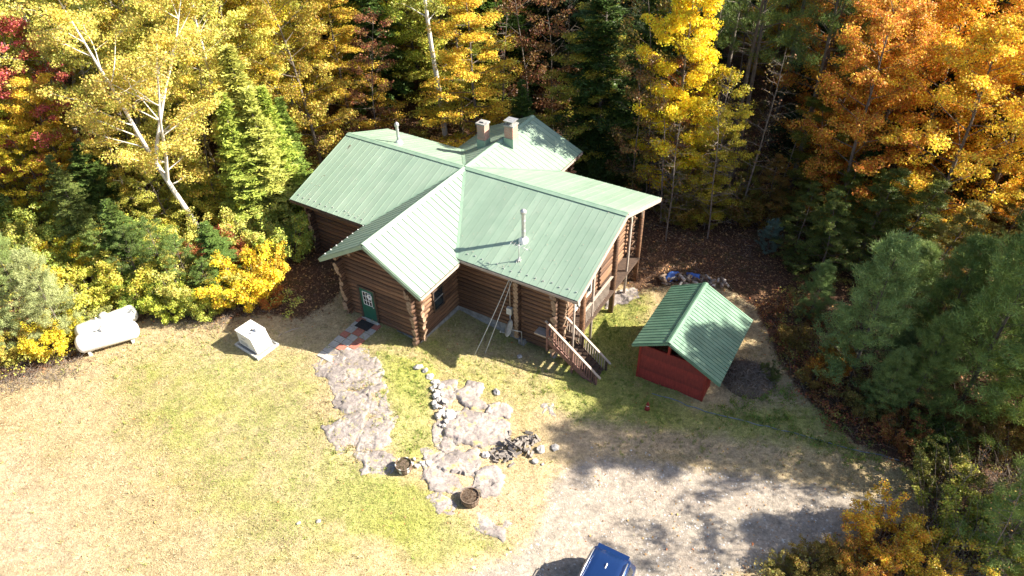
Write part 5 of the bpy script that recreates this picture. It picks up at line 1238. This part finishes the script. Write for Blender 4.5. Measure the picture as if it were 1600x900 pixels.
PT('bare', 1530, 900, .5, (.5, .3, .1), "leafless twiggy sapling in the lower right corner"); PT('bare', 1470, 800, .4, (.5, .3, .1), "small leafless sapling above the orange shrub")
# --- trees just outside the frame at the right whose shadows fall on the driveway
for (x, y, s, k, c, lab) in ((26.0, 20.4, .95, 'pine', PINE, "tall pine past the right edge shading the upper gravel"), (27.8, 21.8, 1.0, 'maple', GOLD, "golden maple past the right edge behind the shading pine"), (25.6, 20.2, .74, 'pine', PINE, "shorter pine past the right edge beside the gravel"), (27.0, 20.5, 1.06, 'maple', GOLD, "tallest golden maple past the right edge beside the upper gravel"), (26.8, 20.4, 1.0, 'pine', PINE, "tallest pine past the right edge beside the gravel"), (23.0, 14.4, .9, 'thin', GOLD, "thin golden tree past the right edge beside the lower gravel"), (21.6, 13.2, .5, 'maple', ORANGE, "small orange maple past the lower right corner"), (30.5, 24.8, .95, 'pine', PINE, "pine past the right edge level with the shed"),
    (8.2, 40.4, .85, 'thin', (.22, .13, .04), "sparse rusty tree close to the back roof tip"), (9.6, 41.2, 1.1, 'thin', (.26, .20, .04), "taller sparse brown tree behind the rusty one"),
    (24.5, 33.8, 1.0, 'round', (.82, .58, .06), "golden orange maple standing forward over the young pines"), (28.5, 35.5, 1.05, 'round', (.74, .42, .05), "orange maple standing forward at the right edge"), (21.0, 37.2, .95, 'maple', (.62, .32, .05), "narrow orange maple at the dark end of the clearing"), (31.0, 31.0, 1.0, 'round', (.80, .56, .06), "golden maple cut by the right edge above the young pines")):
    plant(k, x, y, s, c, lab)
for k, (px, py, s, c) in enumerate(((1275, 440, .42, (.13, .17, .035)), (1390, 430, .50, (.15, .19, .04)), (1440, 470, .5, (.22, .2, .04)), (1340, 420, .5, (.11, .15, .03)), (1240, 400, .36, (.12, .15, .03)))):
    PT('layer', px, py, s, c, "green leafy young tree " + ("left of the large young pine", "directly behind the large young pine", "between the large young pines", "above the large young pine in shade", "beside the spruce sapling in shade")[k])
for k, (px, py, s, c) in enumerate(((1050, 350, .30, OLIVE), (1100, 358, .26, (.34, .28, .04)), (1150, 340, .32, OLIVE), (1195, 338, .34, (.30, .18, .04)), (1240, 362, .34, (.16, .18, .03)), (1290, 380, .38, (.16, .2, .035)), (1350, 400, .40, (.14, .18, .03)), (1420, 400, .42, (.18, .18, .035)), (1530, 430, .45, (.2, .18, .04)))):
    PT('layer', px, py, s, c, "low spreading beech sapling " + ("right of the cabin roof corner", "below the tall yellow maple", "at the base of the thick trunked pine", "left of the spruce sapling", "right of the spruce sapling", "behind the large young pine", "above the large young pine", "between the two tallest young pines", "under the orange maples at right")[k])
# --- the wood behind: rows of trees coloured by where they stand
def wood_kind(px, r):
    if px < 90: return [('round', RED), ('maple', (.5, .2, .05)), ('birch', YG), ('thin', BROWN)][r.randrange(4)]
    if px < 450: return [('birch', OCHRE), ('birch', YG), ('maple', YG), ('round', (.58, .54, .10)), ('birch', (.60, .50, .10)), ('maple', (.62, .52, .08))][r.randrange(6)]
    if px < 720: return [('layer', (.40, .40, .06)), ('round', (.44, .42, .06)), ('maple', (.50, .46, .06)), ('layer', (.60, .44, .05)), ('hemlock', (.09, .13, .03))][r.randrange(5)]
    if px < 980: return [('hemlock', DGRN), ('hemlock', (.06, .10, .02)), ('hemlock', (.05, .08, .02)), ('thin', BROWN), ('layer', (.14, .16, .03)), ('bare', BROWN)][r.randrange(6)]
    if px < 1280: return [('pine', PINE), ('hemlock', DGRN), ('maple', (.5, .36, .04)), ('thin', (.36, .2, .05)), ('pine', PINE), ('bare', BROWN)][r.randrange(6)]
    return [('round', (.70, .36, .05)), ('maple', GOLD), ('round', (.62, .28, .05)), ('hemlock', DGRN), ('maple', (.56, .28, .04)), ('round', (.5, .13, .06))][r.randrange(6)]
for (x, y, s, v) in ((19.5, 42.0, 1.05, 0), (15.5, 43.6, 1.1, 0)): plant('pine', x, y, s, PINE, ("tall pine rising over the clearing edge behind the spruce sapling", "tall pine just right of the thick trunked pine")[(19.5, 15.5).index(x)], var=v)
taken = [(o.location.x, o.location.y) for o in SC.objects if o.get("category") == "tree"]
rr = random.Random(5); cnt = 0
WL = {'birch': "golden leaved birch in the mass of the wood on the left", 'round': "broad autumn maple deep in the wood behind the clearing", 'maple': "narrow autumn maple deep in the wood behind the clearing", 'layer': "spreading beech deep in the wood behind the cabin", 'thin': "thin stemmed tree in the dim wood", 'hemlock': "dark hemlock deep in the wood behind the cabin", 'pine': "tall pine deep in the wood to the right", 'bare': "bare twiggy tree in the dim wood"}
ZONES = ["above the far left edge", "above the crimson maple", "above the leaning birch", "above the slender birch", "above the lit cedar", "above the left roof corner", "above the left stove pipe", "above the straight white birch", "above the chimneys", "above the back roof tip", "in the dark gap beside the yellow maple", "behind the bright yellow maple", "behind the thick pine trunk", "above the spruce sapling", "behind the rust orange maple", "behind the large orange maple", "above the far right edge"]
def cname(c):
    r_, g_, b_ = c
    if g_ > r_ * 1.15: return "dark green" if g_ < .2 else "lime green"
    q = g_ / max(r_, 1e-3)
    if r_ < .34: return "dull olive" if q > .7 else "dull russet"
    return "yellow green" if q > .93 else "lemon yellow" if q > .78 else "golden" if q > .64 else "orange" if q > .42 else "crimson"
SHAPE = {'birch': "airy white trunked birch", 'round': "broad crowned maple", 'maple': "narrow crowned maple", 'layer': "flat layered beech", 'thin': "slender young tree", 'hemlock': "feathery hemlock", 'pine': "tall pine", 'bare': "leafless sapling"}
def wlabel(k, c, mx, j):
    zn = ZONES[max(0, min(16, int(mx // 100)))]
    return "%s %s, %s row, %s" % (cname(c), SHAPE[k], ("front", "second", "third", "fourth", "fifth", "sixth", "seventh", "eighth", "ninth", "tenth")[min(j, 9)], zn)
for j in range(10):
    Y = 41 + j * 4.0
    for i in range(40):
        X = -74 + i * 3.9 + (j % 2) * 1.9 + rr.uniform(-1.3, 1.3); y = Y + rr.uniform(-1.4, 1.4)
        bx, by = to_px(X, y, hz(X, y))
        if bx < -380 or bx > 1980 or by > 470: continue
        q = HM.inverted() @ Vector((X, y, 0))
        if -13 < q.x < 14 and -10 < q.y < 11.5: continue
        if -700 < bx and 930 < bx < 1250 and by > 335: continue
        if 90 < bx < 480 and by > 330: continue
        if min((X - a) ** 2 + (y - b) ** 2 for a, b in taken) < 5.5: continue
        mx, my = to_px(X, y, hz(X, y) + 9)
        k, c = wood_kind(mx + rr.uniform(-40, 40), rr); c = tuple(v * rr.uniform(.8, 1.15) for v in c)
        plant(k, X, y, rr.uniform(.88, 1.2), c, wlabel(k, c, mx, j), "trees of the wood: " + SHAPE[k], rz=rr.uniform(0, 6.28)); cnt += 1; taken.append((X, y))
# side woods left and right, mostly outside the frame
for (xa, xb, ya, yb, n) in ((-46, -27, 16, 44, 26), (28, 48, 10, 44, 26)):
    for i in range(n):
        X = rr.uniform(xa, xb); y = rr.uniform(ya, yb)
        if X > 0 and y < 20.5: continue
        if min((X - a) ** 2 + (y - b) ** 2 for a, b in taken) < 8: continue
        k, c = wood_kind(60 if X < 0 else 1400, rr) if rr.random() < .5 else ('hemlock', GRN); plant(k, X, y, rr.uniform(.7, 1.0), c, cname(c) + " " + SHAPE[k] + (" on the left flank" if X < 0 else " on the right flank") + (", near the camera" if y < 25 else ", level with the lawn" if y < 32 else ", level with the cabin" if y < 38 else ", behind the cabin line"), "trees on the flanks of the clearing", rz=rr.uniform(0, 6.28)); taken.append((X, y))
print("wood trees", cnt)

# ------------------------------------------------------------------ ground cover stuff
def scatter(n, x0, x1, y0, y1, seed, accept):
    r = np.random.RandomState(seed); X = r.uniform(x0, x1, n); Y = r.uniform(y0, y1, n); k = accept(X, Y, r); return X[k], Y[k]
ROCKP = []
def lawn_w(X, Y, r):
    l = 1 - poly_mask(X, Y, P_LITTER, .5); g = poly_mask(X, Y, P_GRAVEL, .7); gr = msk(X, Y, P_GREEN, .8); g2 = msk(X, Y, P_GREEN2, .8)
    q = HMi(X, Y); house = (np.abs(q[0]) < 8.4) & (q[1] > -4.6) & (q[1] < 7) | (np.abs(q[0]) < 2.3) & (q[1] > -8) & (q[1] < 0)
    return (r.rand(len(X)) < (l * (1 - g * .97) * (.35 + .65 * np.maximum(gr, g2 * .8)))) & ~house
def HMi(X, Y):
    dx, dy = X - HU, Y - HV; c, s = cos(HPSI), sin(HPSI); return dx * c + dy * s, -dx * s + dy * c
M_GRASS = bpy.data.materials.new("grass_blade"); M_GRASS.use_nodes = True; nt = M_GRASS.node_tree; b_ = nt.nodes["Principled BSDF"]
a_ = nt.nodes.new("ShaderNodeAttribute"); a_.attribute_name = "tint"
nt.links.new(ramp(nt, a_.outputs["Fac"], [(0, (.54, .44, .27)), (.35, (.40, .33, .15)), (.65, (.28, .31, .07)), (1, (.17, .25, .035))]), b_.inputs["Base Color"]); b_.inputs["Roughness"].default_value = .8
def blades(name, X, Y, tint, h, w, mat, seed):
    r = np.random.RandomState(seed); n = len(X); Z = height(X, Y) - .01; a = r.uniform(0, 6.28, n); hh = h * (.5 + r.rand(n)); L = r.normal(size=(n, 2)) * .5
    dx, dy = np.cos(a) * w, np.sin(a) * w
    V = np.stack([np.stack([X - dx, Y - dy, Z], -1), np.stack([X + dx, Y + dy, Z], -1), np.stack([X + L[:, 0] * hh, Y + L[:, 1] * hh, Z + hh], -1)], 1).reshape(-1, 3)
    return np_mesh(name, V, np.arange(n * 3).reshape(n, 3), mat, tint)
X, Y = scatter(420000, -27, 19, 12, 37, 3, lawn_w)
gr = np.maximum(msk(X, Y, P_GREEN, 1.2), .6 * msk(X, Y, P_GREEN2, 1.4)); T = np.clip(.12 + .7 * gr + (fnoise(X / 1.3, Y / 1.3, 77) - .5) * 1.0 + (fnoise(X / .3, Y / .3, 78) - .5) * .5 + NR.uniform(-.3, .3, len(X)), 0, 1)
tag(put("grass", blades("grass", X, Y, T, .065, .014, M_GRASS, 4)), "short dry and green grass of the lawn", "grass", kind="stuff")
print("grass", len(X))
# fallen leaves
M_FALLEN = bpy.data.materials.new("fallen_leaf"); M_FALLEN.use_nodes = True; nt = M_FALLEN.node_tree; b_ = nt.nodes["Principled BSDF"]
a_ = nt.nodes.new("ShaderNodeAttribute"); a_.attribute_name = "tint"
nt.links.new(ramp(nt, a_.outputs["Fac"], [(0, (.10, .045, .025)), (.4, (.22, .11, .05)), (.7, (.36, .20, .09)), (.9, (.48, .28, .07)), (1, (.5, .16, .05))]), b_.inputs["Base Color"]); b_.inputs["Roughness"].default_value = .8
def flat_leaves(name, X, Y, T, size, seed):
    r = np.random.RandomState(seed); n = len(X); Z = height(X, Y) + .012 + r.rand(n) * .03; nrm = r.normal(size=(n, 3)) * .35 + np.array([0, 0, 1]); nrm /= np.linalg.norm(nrm, axis=1)[:, None]
    t = r.normal(size=(n, 3)); t -= nrm * (t * nrm).sum(1)[:, None]; t /= np.linalg.norm(t, axis=1)[:, None]; b = np.cross(nrm, t); s = size * (.5 + r.rand(n, 1)); p = np.stack([X, Y, Z], -1)
    V = np.stack([p - t * s * .6, p + b * s * .4, p + t * s * .6, p - b * s * .4], 1).reshape(-1, 3)
    return np_mesh(name, V, np.arange(n * 4).reshape(n, 4), M_FALLEN, T)
def litter_w(X, Y, r): return r.rand(len(X)) < poly_mask(X, Y, P_LITTER, 1.2)
X, Y = scatter(150000, -30, 30, 12, 62, 8, litter_w)
tag(put("fallen_leaves", flat_leaves("fallen_leaves", X, Y, np.clip(NR.normal(.4, .25, len(X)), 0, 1), .10, 5)), "carpet of brown and russet leaves on the forest floor", "leaves", kind="stuff")
X, Y = scatter(17000, -27, 19, 12, 34, 9, lambda X, Y, r: (r.rand(len(X)) < .12 + .6 * poly_mask(X, Y, P_LITTER, 5.0)) & (poly_mask(X, Y, P_LITTER, .3) < .5) & ~((np.abs(HMi(X, Y)[0]) < 8.4) & (HMi(X, Y)[1] > -4.6)))
tag(put("scattered_leaves", flat_leaves("scattered_leaves", X, Y, np.clip(NR.normal(.75, .2, len(X)), 0, 1), .07, 6)), "scattered dry leaves lying on the lawn and gravel", "leaves", kind="stuff")
# undergrowth along the forest edge and floor
def under_w(X, Y, r):
    m = poly_mask(X, Y, P_LITTER, .4); bx = np.zeros(len(X)); ok = r.rand(len(X)) < m
    n_ = fnoise(X / 2.3, Y / 2.3, 123); ok &= r.rand(len(X)) < sstep(.36, .55, n_)
    q = HMi(X, Y); ok &= ~((np.abs(q[0] - 1) < 11) & (q[1] > -9) & (q[1] < 8))
    P_OPEN = pxpoly([(930, 330), (1020, 330), (1190, 350), (1240, 440), (1180, 520), (1000, 460)]); ok &= poly_mask(X, Y, P_OPEN, .6) < .5
    return ok
X, Y = scatter(14000, -34, 34, 12, 66, 12, under_w)
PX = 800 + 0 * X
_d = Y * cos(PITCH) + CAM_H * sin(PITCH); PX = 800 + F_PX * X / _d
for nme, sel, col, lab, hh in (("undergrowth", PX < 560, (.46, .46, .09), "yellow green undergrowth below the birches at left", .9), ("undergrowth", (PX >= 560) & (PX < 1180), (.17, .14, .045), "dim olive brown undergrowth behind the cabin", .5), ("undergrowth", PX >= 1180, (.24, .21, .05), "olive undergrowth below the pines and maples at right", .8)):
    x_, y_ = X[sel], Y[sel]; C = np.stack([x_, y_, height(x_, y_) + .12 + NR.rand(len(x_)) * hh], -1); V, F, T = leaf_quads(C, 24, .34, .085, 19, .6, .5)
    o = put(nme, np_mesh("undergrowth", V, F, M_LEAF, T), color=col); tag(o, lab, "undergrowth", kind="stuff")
def rust_w(X, Y, r): return (r.rand(len(X)) < poly_mask(X, Y, pxpoly([(1190, 470), (1290, 470), (1330, 560), (1420, 640), (1440, 720), (1330, 700), (1240, 600)]), .8)) & (fnoise(X / 1.1, Y / 1.1, 55) > .45)
X, Y = scatter(5200, 8, 26, 17, 36, 21, rust_w); C = np.stack([X, Y, height(X, Y) + .1 + NR.rand(len(X)) * .35], -1); V, F, T = leaf_quads(C, 22, .26, .08, 29, .6, .5)
tag(put("ferns", np_mesh("ferns", V, F, M_LEAF, T), color=(.30, .13, .045)), "rusty brown ferns and brambles right of the shed", "ferns", kind="stuff")
def edge_w(X, Y, r): return (r.rand(len(X)) < poly_mask(X, Y, pxpoly([(1190, 590), (1260, 620), (1340, 690), (1440, 735), (1400, 760), (1250, 690), (1110, 640)]), .6)) & (fnoise(X / .8, Y / .8, 56) > .45)
X, Y = scatter(4200, 6, 22, 15, 28, 23, edge_w); C = np.stack([X, Y, height(X, Y) + .05 + NR.rand(len(X)) * .15], -1); V, F, T = leaf_quads(C, 16, .18, .06, 39, .6, .5)
tag(put("weeds", np_mesh("weeds", V, F, M_LEAF, T), color=(.20, .26, .05)), "low green weeds along the hose at the wood edge", "weeds", kind="stuff")
def twigs(name, polys, n, L, rad, seed, lab, rise=.35):
    r = random.Random(seed); mb = MB(); P = pxpoly(polys); xs = [p[0] for p in P]; ys = [p[1] for p in P]; got = 0
    X = np.array([r.uniform(min(xs), max(xs)) for _ in range(n * 4)]); Y = np.array([r.uniform(min(ys), max(ys)) for _ in range(n * 4)]); ok = poly_mask(X, Y, P, .3) > .5
    for x, y in list(zip(X[ok], Y[ok]))[:n]:
        a = r.uniform(0, 6.28); l = L * r.uniform(.3, 1.2); e = r.uniform(0, rise) * 2; z = hz(x, y); p = Vector((x, y, z + .02)); q = p + Vector((cos(a) * l * .5, sin(a) * l * .5, l * e * .5)) + wob(r, .08); t = q + Vector((cos(a + .4) * l * .5, sin(a + .4) * l * .5, l * e * .4))
        mb.tube([p, q, t], [rad * r.uniform(.6, 1.2), rad * .7, rad * .25], 3, cap=False)
    tag(mb.build(name, M_TWIG), lab, "brush", kind="stuff")
twigs("dead_brush", [(-40, 560), (60, 540), (130, 545), (120, 590), (0, 620), (-60, 640)], 900, .7, .010, 1, "dry grey brown brush at the left edge of the lawn")
twigs("dead_brush", [(225, 490), (330, 492), (420, 470), (430, 490), (340, 515), (240, 512)], 700, .45, .008, 2, "thin dead stems along the shrubs left of the generator")
twigs("dead_brush", [(1340, 370), (1480, 380), (1470, 470), (1400, 480), (1330, 440)], 800, 1.4, .012, 3, "tangle of dead branches between the two large young pines", .8)
twigs("dead_brush", [(1440, 780), (1620, 740), (1640, 900), (1400, 930)], 900, 1.5, .010, 4, "bare twigs standing in the lower right corner", 1.2)
twigs("dead_brush", [(860, 210), (1010, 250), (1080, 330), (1000, 320), (900, 250)], 900, 1.8, .012, 5, "bare twigs and fallen branches behind the right roof", .9)
twigs("dead_brush", [(1200, 480), (1300, 480), (1440, 700), (1350, 700), (1240, 600)], 500, .9, .010, 6, "fallen twigs among the rusty ferns right of the shed", .5)
twigs("dead_brush", [(960, 340), (1180, 350), (1200, 440), (980, 440)], 220, .9, .012, 7, "sticks scattered on the leaf covered clearing", .12)
# weedy tufts in the lawn
def tuft_w(X, Y, r):
    q = HMi(X, Y); gx_ = msk(X, Y, P_GREEN[1:2], 1.0); rough = np.maximum(gx_, msk(X, Y, [pxpoly([(560, 480), (860, 470), (930, 600), (860, 640), (800, 600), (640, 590), (600, 560)]), pxpoly([(60, 590), (330, 500), (420, 520), (350, 545), (150, 590)]), pxpoly([(590, 560), (690, 600), (690, 700), (600, 740), (480, 700), (500, 600)]), pxpoly([(1000, 650), (1440, 730), (1400, 780), (1200, 730), (900, 680)])], .8))
    return (r.rand(len(X)) < .04 + .5 * rough) & (poly_mask(X, Y, P_GRAVEL, .4) < .5) & (poly_mask(X, Y, P_LITTER, .4) < .6) & ~((np.abs(q[0]) < 8.4) & (q[1] > -4.6)) & ~((np.abs(q[0]) < 2.4) & (q[1] > -8.1)) & (fnoise(X / .7, Y / .7, 66) > .42)
X, Y = scatter(26000, -27, 19, 12, 37, 33, tuft_w)
X = np.repeat(X, 9) + NR.normal(0, .035, len(X) * 9); Y = np.repeat(Y, 9) + NR.normal(0, .035, len(Y) * 9)
T = np.clip(.45 + .45 * msk(X, Y, P_GREEN, 1.2) + (fnoise(X / .9, Y / .9, 88) - .5) * 1.1 + NR.uniform(-.2, .2, len(X)), 0, 1)
tag(put("grass_tufts", blades("grass_tufts", X, Y, T, .13, .016, M_GRASS, 14)), "taller ragged grass tufts round the ledges, the shed and the wood edge", "grass", kind="stuff")
# pebbles on the driveway
X, Y = scatter(6000, -8, 22, 11, 24, 15, lambda X, Y, r: r.rand(len(X)) < poly_mask(X, Y, P_GRAVEL, .8))
n = len(X); r_ = np.random.RandomState(2); s = .018 + .03 * r_.rand(n) ** 2; Z = height(X, Y) + .004
oct_ = np.array([(1, 0, 0), (0, 1, 0), (-1, 0, 0), (0, -1, 0), (0, 0, .7)]); V = (np.stack([X, Y, Z], -1)[:, None, :] + oct_[None] * s[:, None, None] * (1 + .5 * r_.rand(n, 5, 1))).reshape(-1, 3)
F = (np.array([(0, 1, 4), (1, 2, 4), (2, 3, 4), (3, 0, 4)])[None] + (np.arange(n) * 5)[:, None, None]).reshape(-1, 3)
tag(put("pebbles", np_mesh("pebbles", V, F, simple("pebble", (.30, .27, .25), (.60, .57, .53), 1.5, .95, 2, bmp=0))), "small pale stones loose on the gravel driveway", "gravel", kind="stuff")
tris = sum(len(m.polygons) * 2 for m in bpy.data.meshes); print("approx tris", tris, "objects", len(SC.objects))
